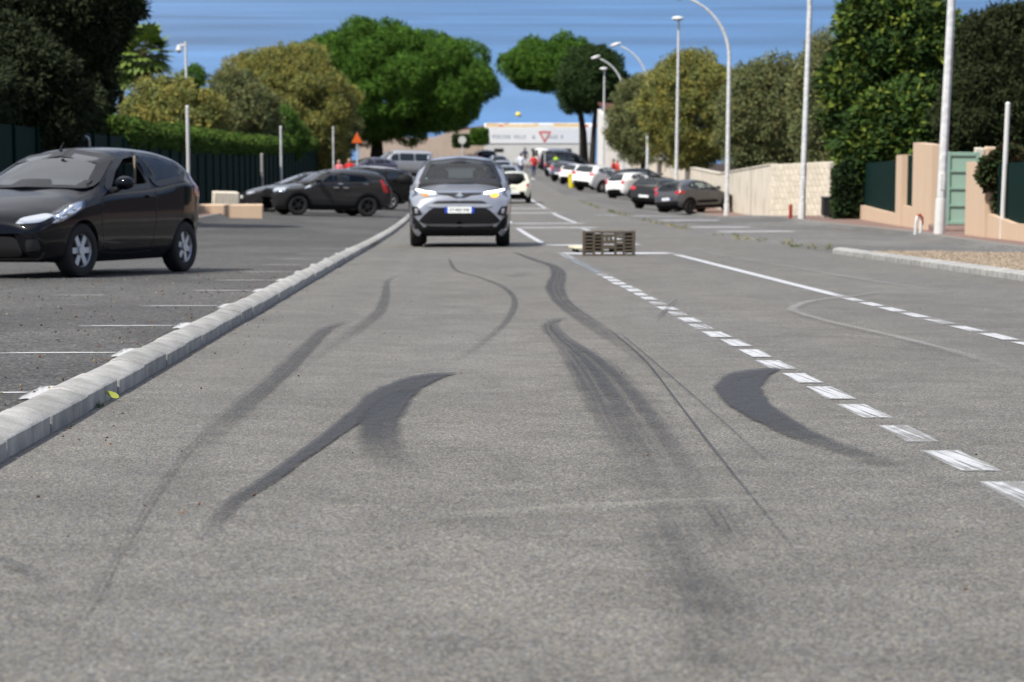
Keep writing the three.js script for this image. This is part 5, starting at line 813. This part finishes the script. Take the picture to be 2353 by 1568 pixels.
// --- black three-door hatchback
const fies = { ...hatch, rim: 'cover', steer: -0.10, open: { i: 0, sd: -1 }, mirrorMat: undefined, tint: phys(C(0.50, 0.58, 0.62), 0.02, { transmission: 1, thickness: 0, ior: 1.6 }), wsMat: phys(C(0.42, 0.48, 0.50), 0.02, { transmission: 1, thickness: 0, ior: 2.333 }),
  trim: [['headlight_bowl', 'side', [[0.22, 0.60], [0.42, 0.64], [0.72, 0.77], [0.88, 0.85], [0.60, 0.80], [0.30, 0.71]], mChrome, 0.002], ['headlight_bowl', 'front', [[0.42, 0.60], [0.68, 0.62], [0.76, 0.70], [0.66, 0.72], [0.46, 0.67]], mChrome, 0.003],
    ['grille', 'front', [[0, 0.24], [0.52, 0.25], [0.46, 0.46], [0, 0.48]], mSeal, 0.008], ['fog_recess', 'front', [[0.56, 0.30], [0.70, 0.32], [0.68, 0.44], [0.56, 0.43]], mSeal, 0.008], ['splitter', 'front', [[0, 0.205], [0.66, 0.215], [0.70, 0.235], [0, 0.228]], PAINT.charcoal, 0.012], rearLamps(0.86, 1.16, 0.62, 0.76), ['tail_lamp', 'side', [[3.50, 0.92], [3.74, 0.86], [3.70, 1.02], [3.56, 1.16], [3.50, 1.16]], mRedLamp, 0.006]],
  plates: [['rear', 0.7, '']],
  extra: ({ car, hw, L }) => { for (const sd of [-1, 1]) { for (const [l, y, r] of [[0.36, 0.665, 0.048], [0.49, 0.715, 0.052], [0.62, 0.762, 0.05]]) { const b = part('headlight_reflector', new THREE.SphereGeometry(r, 14, 10), mChrome, car); b.position.set(sd * (hw(l, y) - r * 0.55), y, l - L / 2); } const cov = [[0.20, 0.59], [0.42, 0.63], [0.74, 0.765], [0.92, 0.865], [0.60, 0.815], [0.28, 0.72]]; part('headlight', fillPoly(roundPoly(cov, 0.2), 12, 4, (l, y) => [sd * (hw(l, y) + 0.022), y, l - L / 2]), mLens, car); }
    part('aerial', tube([V(0, 1.42, -0.18), V(0, 1.47, -0.16), V(0, 1.53, -0.10)], [0.022, 0.012, 0.005], 6), mPlastic, car); part('b_pillar_trim', new THREE.BoxGeometry(0.02, 0.35, 0.03), std(C(0.28, 0.22, 0.16), 0.8), car).position.set(-0.66, 1.2, 2.34 - L / 2); } };
buildCar('hatchback', 'glossy black three door hatchback with an open window on the parking strip', fies, -4.45, 31.0, Math.PI - 0.37, PAINT.black);

// --- charcoal compact crossover and its neighbours on the left
const mini = { ...suvBase, ...scaled(suvBase, {}, 4.11 / 4.6, 1.545 / 1.67, 0.9 / 0.92), R: 0.335, floor: 0.2, seat: 0.55, rimMat: mBlackAlloy, clad: 0.075, mirrorMat: PAINT.black2,
  side: [[[1.50, 1.06], [2.18, 1.08], [2.16, 1.40], [1.90, 1.36]], [[2.28, 1.085], [3.05, 1.10], [3.28, 1.17], [3.05, 1.36], [2.26, 1.42]]], gaps: [[[1.30, 1.0], [1.28, 0.7], [1.4, 0.4]], [[2.23, 1.07], [2.25, 0.8], [2.2, 0.4]]], handles: [[2.08, 0.93], [2.42, 0.93]], handleMat: mChrome,
  trim: [['grille', 'front', [[0, 0.60], [0.40, 0.60], [0.46, 0.72], [0.36, 0.80], [0, 0.81]], mSeal, 0.008], ['headlight', 'front', [[0.50, 0.72], [0.70, 0.72], [0.78, 0.84], [0.70, 0.93], [0.54, 0.90]], mChrome, 0.012, true, 0.35], ['headlight', 'side', [[0.16, 0.74], [0.34, 0.74], [0.42, 0.88], [0.30, 0.92], [0.16, 0.88]], mChrome, 0.008, true, 0.3], ['fog_lamp', 'front', [[0.52, 0.42], [0.60, 0.42], [0.61, 0.50], [0.53, 0.50]], mChrome, 0.014, true, 0.4], ['side_vent', 'side', [[1.02, 0.86], [1.22, 0.93], [1.26, 1.0], [1.18, 0.98], [1.02, 0.90]], mChrome, 0.012], ['belt_strip', 'side', [[1.4, 1.035], [3.2, 1.075], [3.2, 1.09], [1.4, 1.05]], mChrome, 0.010, true, 0.02], ['tail_lamp', 'side', [[3.74, 0.80], [3.92, 0.80], [3.86, 1.02], [3.66, 1.24], [3.60, 1.22]], mRedLamp, 0.008], rearLamps(0.8, 1.0, 0.6, 0.8)] };
const rowL = 'cars parked on the left parking strip';
buildCar('compact_crossover', 'charcoal compact crossover with round headlights parked across the strip', mini, -4.25, 88.6, 1.92, PAINT.charcoal, rowL);
const far5 = { ...hatch5, detail: 0, trim: [['headlight', 'front', [[0.46, 0.60], [0.70, 0.62], [0.76, 0.70], [0.48, 0.68]], mChrome, 0.008], ['lower_grille', 'front', [[0, 0.24], [0.55, 0.25], [0.5, 0.46], [0, 0.48]], mSeal, 0.008], rearLamps(0.82, 1.05, 0.52, 0.76), ['bumper_trim', 'rear', [[0, 0.32], [0.6, 0.32], [0.62, 0.45], [0, 0.45]], mPlastic, 0.008]], plates: [['rear', 0.62, ''], ['front', 0.5, '']] };
const farSuv = { ...suvBase, detail: 0, trim: [['headlight', 'front', [[0.46, 0.86], [0.74, 0.88], [0.78, 0.97], [0.48, 0.95]], mChrome, 0.008], ['lower_grille', 'front', [[0, 0.42], [0.6, 0.42], [0.55, 0.7], [0, 0.7]], mSeal, 0.008], rearLamps(0.98, 1.18, 0.5, 0.82), ['bumper_trim', 'rear', [[0, 0.42], [0.7, 0.42], [0.72, 0.58], [0, 0.58]], mPlastic, 0.008]], plates: [['rear', 0.80, ''], ['front', 0.62, '']] };
const farVan = { ...vanBase, trim: [['headlight', 'front', [[0.5, 0.85], [0.78, 0.86], [0.8, 1.0], [0.52, 1.0]], mChrome, 0.008], rearLamps(0.9, 1.3, 0.76, 0.88), ['bumper_trim', 'rear', [[0, 0.38], [0.75, 0.38], [0.75, 0.52], [0, 0.52]], mPlastic, 0.01]], plates: [['rear', 0.75, '']] };
const sedanTop = { ...far5, ...scaled(far5, {}, 4.35 / 3.95, 0.97, 0.88 / 0.86), trim: far5.trim, plates: far5.plates };
const C3 = { ...hatch5, detail: 1, clad: 0.07, mirrorMat: PAINT.black2, rimMat: mBlackAlloy, trim: [['tail_lamp', 'rear', [[0.50, 0.86], [0.74, 0.86], [0.76, 1.0], [0.50, 0.99]], mRedLamp, 0.012, true, 0.3], ['tail_lamp', 'side', [[3.56, 0.86], [3.80, 0.86], [3.78, 0.99], [3.58, 0.99]], mRedLamp, 0.008, true, 0.3], ['bumper_trim', 'rear', [[0, 0.33], [0.66, 0.33], [0.68, 0.56], [0, 0.54]], mPlastic, 0.008], ['door_bump', 'side', [[1.45, 0.42], [2.85, 0.42], [2.85, 0.56], [1.45, 0.56]], mPlastic, 0.014], ['roof_lip', 'rear', [[0, 1.385], [0.45, 1.37], [0.46, 1.40], [0, 1.415]], mSeal, 0.02]], plates: [['rear', 0.66, 'FA·318·KT']] };
buildCar('dark_hatchback', 'dark grey hatchback whose nose shows beyond the charcoal crossover', { ...sedanTop }, -5.25, 93.2, 1.80, PAINT.charcoal, rowL);
buildCar('sport_utility', 'black sport utility with pale roof behind the charcoal crossover', { ...farSuv, extra: ({ car, L }) => part('roof_panel', fillPoly(roundPoly([[-0.56, 2.5], [0.56, 2.5], [0.52, 4.0], [-0.52, 4.0]], 0.15), 8, 8, (z, l) => [z, mono(suvBase.yt)(l) + 0.004 - 0.10 * z * z, l - L / 2]), PAINT.white, car) }, -4.0, 104, 1.85, PAINT.black2, rowL);
buildCar('hatchback', 'black hatchback with red tail lamp behind the black sport utility', far5, -4.0, 128, 1.9, PAINT.black2, rowL);
buildCar('passenger_van', 'silver passenger van with dark windows under the umbrella pine', farVan, -4.2, 205, 1.95, PAINT.pale, rowL);
buildCar('estate_car', 'violet grey car beyond the silver passenger van', sedanTop, -6.4, 196, 2.0, PAINT.violet, rowL);
// --- centre strip, seen from behind
const rowC = 'cars parked on the central strip';
buildCar('city_car', 'cream city car parked on the central strip seen from behind', { ...smallBase, trim: [['tail_lamp', 'rear', [[0.56, 0.78], [0.68, 0.80], [0.69, 0.92], [0.57, 0.91]], mRedLamp, 0.01], ['bumper_trim', 'rear', [[0, 0.24], [0.55, 0.24], [0.58, 0.34], [0, 0.34]], mPlastic, 0.008], ['boot_strip', 'rear', [[-0.3, 0.70], [0.1, 0.70], [0.1, 0.72], [-0.3, 0.72]], mChrome, 0.012, false]], plates: [['rear', 0.5, '']] }, 2.72, 126, 0.0, PAINT.cream, rowC);
buildCar('parked_car', 'silver grey car in front of the cream city car', { ...far5 }, 3.05, 160, 0, PAINT.pale, rowC);
buildCar('parked_car', 'pale car two ahead of the cream city car', { ...far5 }, 3.3, 190, 0.02, PAINT.silver, rowC);
buildCar('parked_car', 'blue black car further down the central strip', { ...far5 }, 3.5, 226, 0.02, PAINT.navy, rowC);
buildCar('parked_car', 'black car at the bottom end of the central strip', { ...farSuv }, 2.9, 256, 0.05, PAINT.black2, rowC);
// --- right angled row
const rowR = 'cars parked at an angle along the cream wall';
buildCar('hatchback', 'grey hatchback with black trim nearest the block wall end', C3, 10.6, 118, -0.80, PAINT.grey, rowR);
buildCar('hatchback', 'dark grey hatchback beside the grey one with black trim', { ...farSuv, ...scaled(farSuv, {}, 4.3 / 4.6, 1.5 / 1.67, 0.9 / 0.92), R: 0.33, trim: farSuv.trim.map(t => [t[0], t[1], t[2].map(([a, b]) => [a, b * 0.9]), ...t.slice(3)]), plates: [['rear', 0.62, '']] }, 9.75, 123.6, -0.62, PAINT.charcoal, rowR);
buildCar('hatchback', 'white hatchback with a red tail lamp in the angled row', { ...far5, rim: 'cover' }, 10.2, 149, -0.85, PAINT.white, rowR);
buildCar('sport_utility', 'black sport utility behind the white hatchback', farSuv, 10.9, 157, -0.8, PAINT.black2, rowR);
buildCar('sport_utility', 'white sport utility with dark rear window in the angled row', farSuv, 9.05, 165, -0.7, PAINT.white, rowR);
buildCar('hatchback', 'dark green black hatchback between two white cars', far5, 9.1, 174, -0.7, PAINT.navy, rowR);
buildCar('hatchback', 'white hatchback beside the yellow bin', far5, 8.75, 184, -0.7, PAINT.white, rowR);
buildCar('hatchback', 'violet dark hatchback past the yellow bin', far5, 8.5, 193, -0.7, PAINT.violet, rowR);
buildCar('estate_car', 'silver estate car near the black van', sedanTop, 8.9, 204, -0.7, PAINT.silver, rowR);
buildCar('estate_car', 'dark estate car between the silver estate and black van', sedanTop, 8.9, 216, -0.7, PAINT.charcoal, rowR);
buildCar('passenger_van', 'black van at the bottom of the angled row', farVan, 9.6, 236, -0.75, PAINT.black2, rowR);
buildCar('delivery_van', 'white van before the beach building', { ...farVan, L: 4.9 }, 10.1, 266, -1.2, PAINT.white);

// ================================================================ people
function person(label, x, s, turn, o, group) {
  const p = thing('person', label, 'person', group), N = o.fine ? 96 : 60, H = o.h ?? 1.72, k = H / 1.72, half = 0.96 * k; p.position.set(x, o.y ?? surf(x, s), -s); p.rotation.y = turn;
  const st = o.stride ?? 0.12, ar = o.arm ?? 0.08, J = {};
  const seat = o.seated, hip = seat ? 0.30 : 0.92;
  const B = []; const bone = (a, b, ra, rb, c) => B.push([V(...a).multiplyScalar(k), V(...b).multiplyScalar(k), ra * k, rb * k, c]);
  const T = o.top, Q = o.legs, SK = o.skin ?? [0.42, 0.25, 0.17], HR = o.hair ?? [0.03, 0.02, 0.015], SH = [0.05, 0.045, 0.04];
  bone([0, hip, 0], [0, hip + 0.30, 0.0], 0.135, 0.155, T); bone([-0.13, hip + 0.46, 0], [0.13, hip + 0.46, 0], 0.085, 0.085, T); bone([0, hip + 0.30, 0], [0, hip + 0.45, 0], 0.15, 0.12, T);
  bone([0, hip + 0.5, 0], [0, hip + 0.60, 0.01], 0.055, 0.052, SK); bone([0, hip + 0.665, -0.015], [0, hip + 0.735, 0.005], 0.078, 0.088, SK); bone([0, hip + 0.745, 0.03], [0, hip + 0.77, 0.02], 0.092, 0.085, HR); bone([0, hip + 0.675, -0.10], [0, hip + 0.69, -0.095], 0.018, 0.014, SK);
  for (const sd of [-1, 1]) {
    const f = sd * st;
    if (seat) { bone([sd * 0.09, hip, 0], [sd * 0.12, hip + 0.02, -0.42], 0.09, 0.07, Q); bone([sd * 0.12, hip + 0.02, -0.42], [sd * 0.12, 0, -0.55], 0.06, 0.045, Q); }
    else { bone([sd * 0.085, hip - 0.02, 0], [sd * 0.09, 0.50, -f * 0.7 - 0.02], 0.095, 0.066, Q); bone([sd * 0.09, 0.50, -f * 0.7 - 0.02], [sd * 0.09, 0.09, -f * 0.9 + 0.03], 0.062, 0.045, Q); bone([sd * 0.09, 0.045, -f * 0.9 + 0.05], [sd * 0.10, 0.035, -f * 0.9 - 0.12], 0.045, 0.035, SH); }
    const sh = [sd * 0.20, hip + 0.44, 0], el = seat ? [sd * 0.26, hip + 0.2, -0.12] : [sd * (0.24 + ar), hip + 0.17, f * 0.3], wr = seat ? [sd * 0.18, hip + 0.28, -0.36] : [sd * (0.23 + ar), hip - 0.06, f * 0.5 - 0.08];
    bone(sh, el, 0.055, 0.043, o.sleeve === 'long' ? T : T); bone(el, wr, 0.040, 0.030, o.sleeve === 'long' ? T : SK); const hd = wr.map((v, i) => v + (i === 1 ? -0.085 : 0)); bone(wr, hd, 0.034, 0.026, SK); for (let q = 0; q < 4; q++) bone([hd[0], hd[1], hd[2] + (q - 1.5) * 0.018], [hd[0] - sd * 0.012, hd[1] - 0.075 + Math.abs(q - 1.5) * 0.008, hd[2] + (q - 1.5) * 0.02 - 0.01], 0.010, 0.008, SK); bone([wr[0], wr[1] - 0.03, wr[2] - 0.03], [wr[0], wr[1] - 0.09, wr[2] - 0.055], 0.012, 0.009, SK);
  }
  const mc = new MarchingCubes(N, mTyre, false, false, 60000); mc.isolation = 0; const c0 = V(0, half * 0.98 + 0.0, 0), q = V(0, 0, 0), pa = V(0, 0, 0), ba = V(0, 0, 0);
  const dist = (pt, b) => { pa.subVectors(pt, b[0]); ba.subVectors(b[1], b[0]); const h = clamp(pa.dot(ba) / ba.lengthSq(), 0, 1); return pa.addScaledVector(ba, -h).length() - lerp(b[2], b[3], h); };
  for (let z = 0; z < N; z++) for (let y = 0; y < N; y++) for (let xx = 0; xx < N; xx++) {
    q.set((xx - N / 2) / (N / 2) * half, (y - N / 2) / (N / 2) * half + c0.y, (z - N / 2) / (N / 2) * half); let e = 0; const kk = 38; if (Math.abs(q.x) > 0.55 * k || Math.abs(q.z) > 0.75 * k) { mc.field[xx + y * N + z * N * N] = -1; continue; }
    for (const b of B) { const d = dist(q, b); if (d < 0.3) e += Math.exp(-kk * d); } mc.field[xx + y * N + z * N * N] = e > 0 ? Math.log(e) / kk : -0.3;
  }
  mc.update(); const n = mc.count, P = [], Nn = [], Cc = [];
  for (let i = 0; i < n; i++) { q.set(mc.positionArray[i * 3] * half, mc.positionArray[i * 3 + 1] * half + c0.y, mc.positionArray[i * 3 + 2] * half); P.push(q.x, q.y, q.z); Nn.push(mc.normalArray[i * 3], mc.normalArray[i * 3 + 1], mc.normalArray[i * 3 + 2]); let bd = 9, bc = null; for (const b of B) { const d = dist(q, b); if (d < bd) { bd = d; bc = b[4]; } } Cc.push(...bc); }
  const g = new THREE.BufferGeometry(); g.setAttribute('position', new THREE.Float32BufferAttribute(P, 3)); g.setAttribute('color', new THREE.Float32BufferAttribute(Cc, 3)); const gm = mergeVertices(g, 1e-4); gm.computeVertexNormals();
  part('body', gm, std(C(1, 1, 1), 0.85, { vertexColors: true }), p);
  return p;
}
const RED = [0.55, 0.02, 0.02], JEAN = [0.035, 0.06, 0.14], WHITE = [0.66, 0.70, 0.78], BLK = [0.015, 0.015, 0.018];
person('person in white shirt and blue jeans walking down the road', xAt(1197, 208), 208, 0, { h: 1.8, top: WHITE, legs: JEAN, sleeve: 'long', stride: 0.16 });
person('person in red vest and blue jeans walking beside the white shirted one', xAt(1226, 212), 212, 0, { h: 1.68, top: RED, legs: JEAN, stride: 0.12 });
person('person in red and white top standing by the green fence', xAt(780, 150), 150, 2.6, { h: 1.66, top: [0.60, 0.16, 0.18], legs: [0.25, 0.28, 0.36], stride: 0.05 });
person('person in plain red shirt standing under the warning sign', xAt(804, 148), 148, 2.9, { h: 1.78, top: RED, legs: [0.30, 0.22, 0.10], stride: 0.05, arm: 0.12 });
person('person in dark red top standing beside the gable house lamp', xAt(1409, 196), 196, 1.2, { h: 1.75, top: [0.40, 0.03, 0.04], legs: BLK, stride: 0.05 });
person('person in bright red jacket beside the dark red one', xAt(1418, 197.5), 197.5, 2.0, { h: 1.66, top: [0.55, 0.05, 0.03], legs: BLK, sleeve: 'long', stride: 0.05 });
person('person in yellow safety vest between the parked cars', xAt(1278, 229), 229, 0.5, { h: 1.74, top: [0.42, 0.72, 0.03], legs: BLK, stride: 0.05 });
person('person in dark clothes near the white beach building', xAt(1206, 268), 268, 0.3, { h: 1.78, top: [0.06, 0.07, 0.11], legs: [0.24, 0.18, 0.13], stride: 0.2 });
{ // driver and passenger of the crossover
  const place = (sx, label, top) => { const c = V(sx, 0.34, -0.02).applyMatrix4((suvCar.updateMatrixWorld(true), suvCar.matrixWorld)); person(label, c.x, -c.z, Math.PI, { h: 1.66, seated: true, top, legs: BLK, y: c.y, skin: [0.45, 0.28, 0.2] }); };
  place(-0.36, 'driver in a dark top seated in the silver crossover', [0.10, 0.10, 0.11]); place(0.36, 'passenger in a reddish top seated in the silver crossover', [0.28, 0.10, 0.09]);
}

// ================================================================ small things
{ // grey plastic pallet standing on its long edge in the central strip
  const [px, ps] = gp(1399, 588), s = ps, k = FOC / s, w = 122 / k, h = 58 / k, d = 0.10, o = thing('pallet', 'grey brown slotted pallet standing on edge across the central strip', 'pallet'); o.position.set(px, surf(px, s), -s); o.rotation.x = 0;
  const mP = std(C(0.125, 0.105, 0.075), 0.8, { map: concTex }); mP.color = C(0.30, 0.245, 0.18);
  const piece = (x, y, ww, hh, n = 'slat', z = 0, dd = d) => part(n, boxUV(ww, hh, dd, 0.006, 0.5), mP, o).position.set((x - 0.5) * w, y * h, z);
  for (const y of [0.035, 0.965]) piece(0.5, y, w, h * 0.07, 'edge_rail'); for (const x of [0.03, 0.97]) piece(x, 0.5, w * 0.06, h * 0.86, 'edge_rail');
  for (const x of [0.215, 0.375, 0.625, 0.785]) piece(x, 0.5, w * 0.045, h * 0.86, 'upright'); 
  for (const y of [0.22, 0.36, 0.50, 0.64, 0.78]) { piece(0.125, y, w * 0.135, h * 0.065); piece(0.875, y, w * 0.135, h * 0.065); }
  for (const y of [0.19, 0.33, 0.47, 0.61, 0.75, 0.86]) { piece(0.295, y, w * 0.115, h * 0.055); piece(0.705, y, w * 0.115, h * 0.055); }
  piece(0.5, 0.80, w * 0.205, h * 0.09); piece(0.5, 0.56, w * 0.205, h * 0.10); piece(0.5, 0.36, w * 0.205, h * 0.13); piece(0.46, 0.68, w * 0.04, h * 0.14); piece(0.54, 0.68, w * 0.04, h * 0.14); 
  piece(0.295, 0.54, w * 0.115, h * 0.7, 'backing_web', -0.035, 0.02); piece(0.705, 0.30, w * 0.115, h * 0.3, 'backing_web', -0.035, 0.02); piece(0.125, 0.5, w * 0.135, h * 0.8, 'backing_web', -0.035, 0.02); piece(0.875, 0.5, w * 0.135, h * 0.8, 'backing_web', -0.035, 0.02);
  const [bx, bs] = gp(1365, 579), b = thing('board', 'pale flat board lying on the road behind the pallet', 'board'); b.position.set(bx, surf(bx, bs), -bs); const bm = part('sheet', boxUV(0.72, 0.03, 1.3, 0.006), std(C(0.66, 0.60, 0.42), 0.8), b); bm.position.y = 0.075; bm.rotation.set(Math.atan2(SLOPE, 1) * -1 + 0.0, 0.05, 0.0); for (const q of [-0.3, 0.3]) part('batten', boxUV(0.05, 0.06, 1.2, 0.005), mDark, b).position.set(q, 0.03, 0); b.children.slice(1).forEach(c => { c.rotation.x = -Math.atan(SLOPE); });
  b.children[0].rotation.x = -Math.atan(SLOPE);
}
{ // yellow bin
  const s = 171, x = xAt(1313, s), o = thing('wheelie_bin', 'bright yellow bin between the parked cars', 'bin'); o.position.set(x, surf(x, s), -s); const mY = std(C(0.72, 0.60, 0.02), 0.5);
  part('tub', new THREE.CylinderGeometry(0.30, 0.24, 0.80, 4, 1).rotateY(Math.PI / 4).translate(0, 0.45, 0), mY, o); part('lid', boxUV(0.48, 0.07, 0.50, 0.03), mY, o).position.y = 0.88; for (const q of [-0.18, 0.18]) part('wheel', new THREE.CylinderGeometry(0.07, 0.07, 0.05, 12).rotateZ(Math.PI / 2).translate(q, 0.07, -0.16), mTyre, o);
}
{ // buoy
  const y0 = prof(0) - 26, d = ray(1191, 264), k = (y0 + 0.25 - EYE) / d.y, p = d.multiplyScalar(k).add(camera.position), o = thing('buoy', 'round yellow buoy floating off the beach', 'buoy'); o.position.set(p.x, y0, p.z);
  const mB = std(C(0.72, 0.55, 0.10), 0.5); part('float', new THREE.SphereGeometry(0.45, 20, 14).translate(0, 0.25, 0), mB, o); part('lifting_ring', new THREE.TorusGeometry(0.10, 0.025, 6, 14).translate(0, 0.76, 0), mSteelDark, o); part('collar', new THREE.TorusGeometry(0.44, 0.04, 8, 20).rotateX(Math.PI / 2).translate(0, 0.2, 0), mSteelDark, o);
}
{ // the yellow leaf at the kerb, a grass tuft, litter of cones and pebbles
  const [lx, ls] = gp(262, 922), sh = new THREE.Shape(); sh.moveTo(0, 0); sh.bezierCurveTo(0.016, 0.006, 0.026, 0.03, 0, 0.075); sh.bezierCurveTo(-0.026, 0.03, -0.016, 0.006, 0, 0);
  const o = thing('fallen_leaf', 'curled yellow green leaf lying against the kerb', 'leaf'); o.position.set(lx, surf(lx, ls) + 0.004, -ls); const g = new THREE.ExtrudeGeometry(sh, { depth: 0.0012, bevelEnabled: false, curveSegments: 10 }), p = g.attributes.position; for (let i = 0; i < p.count; i++) p.setZ(i, p.getZ(i) + 9 * p.getX(i) ** 2 + 3.0 * (p.getY(i) - 0.03) ** 2); g.computeVertexNormals();
  const m = part('blade', g, std(C(0.27, 0.30, 0.045), 0.6, { side: THREE.DoubleSide }), o); m.rotation.set(-0.75, 0.35, 1.0, 'YXZ'); m.position.set(0.022, 0.012, 0.01); m.scale.setScalar(0.95); const sm = part('stalk', tube([V(0, 0, 0), V(0, -0.012, 0.001), V(0.002, -0.02, 0.003)], [0.0015, 0.0012, 0.001], 5), std(C(0.3, 0.18, 0.05), 0.7), m);
  const [gx, gs] = gp(222, 936), t = thing('grass_tuft', 'small green grass tuft growing at the foot of the kerb', 'grass'); t.position.set(gx, surf(gx, gs), -gs); seed(81); const pos = [], idx = [];
  for (let i = 0; i < 46; i++) { const a = rr(0, 6.28), L = rr(0.02, 0.055), b = V(rr(-0.03, 0.03), 0, rr(-0.035, 0.035)), e = b.clone().add(V(Math.cos(a) * L * 0.7, L * rr(0.4, 0.9), Math.sin(a) * L * 0.7)), w = V(-Math.sin(a), 0, Math.cos(a)).multiplyScalar(0.0016), k = pos.length / 3; for (const q of [b.clone().add(w), b.clone().sub(w), e]) pos.push(q.x, q.y, q.z); idx.push(k, k + 1, k + 2); }
  part('blades', geoOf(pos, idx), std(C(0.07, 0.11, 0.03), 0.8, { side: THREE.DoubleSide }), t).userData.kind = 'stuff';
  const lit = (n, name, label, kS, fn, cols, geo, parent) => { seed(kS); const im = new THREE.InstancedMesh(geo, std(C(1, 1, 1), 0.9), n), M = new THREE.Matrix4(), q = new THREE.Quaternion(); for (let i = 0; i < n; i++) { const [x, s, k] = fn(); q.setFromEuler(new THREE.Euler(rr(0, 6), rr(0, 6), rr(0, 6))); im.setMatrixAt(i, M.compose(V(x, surf(x, s) + 0.004 * k, -s), q, V(k, k, k))); const c = cols[(rnd() * cols.length) | 0]; im.setColorAt(i, C(...c)); } im.name = name; im.userData.kind = 'stuff'; im.userData.label = label; parent.add(im); };
  const chip = new THREE.DodecahedronGeometry(0.011, 0).scale(1.3, 0.5, 0.9), brown = [[0.10, 0.05, 0.03], [0.16, 0.075, 0.04], [0.06, 0.035, 0.025], [0.25, 0.20, 0.12]];
  lit(1100, 'pine_litter', 'brown pine litter scattered on the parking strip', 82, () => { const s = rr(8, 34); return [-1.75 - Math.pow(rnd(), 1.3) * 4, s, rr(0.3, 0.95)]; }, brown, chip, lot);
  lit(190, 'pine_litter', 'brown pine litter lying along the kerb on the road', 83, () => { const s = rr(5, 40); return [-1.48 + Math.pow(rnd(), 3) * 1.2, s, rr(0.2, 0.6)]; }, brown, chip, road);
  lit(60, 'road_grit', 'dark grit specks scattered over the road', 84, () => [rr(-1.2, 5), rr(4.3, 22), rr(0.2, 0.6)], [[0.02, 0.02, 0.02], [0.3, 0.28, 0.22], [0.12, 0.06, 0.03]], chip, road);
  const weeds = leafGeo(14, 0.09, 0.02, 0.03, 91); SPRIG.weed = weeds; const wd = thing('weeds', 'sparse yellow green weeds along the edge of the angled bays', 'weeds'); seed(85); const wp = []; for (let i = 0; i < 150; i++) { const s = 42 + Math.pow(rnd(), 1.2) * 90, x = 6.02 + rr(-0.1, 0.12); if (fbm(s / 3, 1, 2) > 0.5) wp.push(V(x, surf(x, s) + 0.03, -s)); } foliage(wd, 'tufts', wp, 'weed', [[0.12, 0.14, 0.04], [0.30, 0.26, 0.12]], 0.8); wd.userData.kind = 'stuff';
}

scene.traverse(o => { if (o.isMesh) { o.castShadow = true; o.receiveShadow = true; } });
renderer.render(scene, camera);
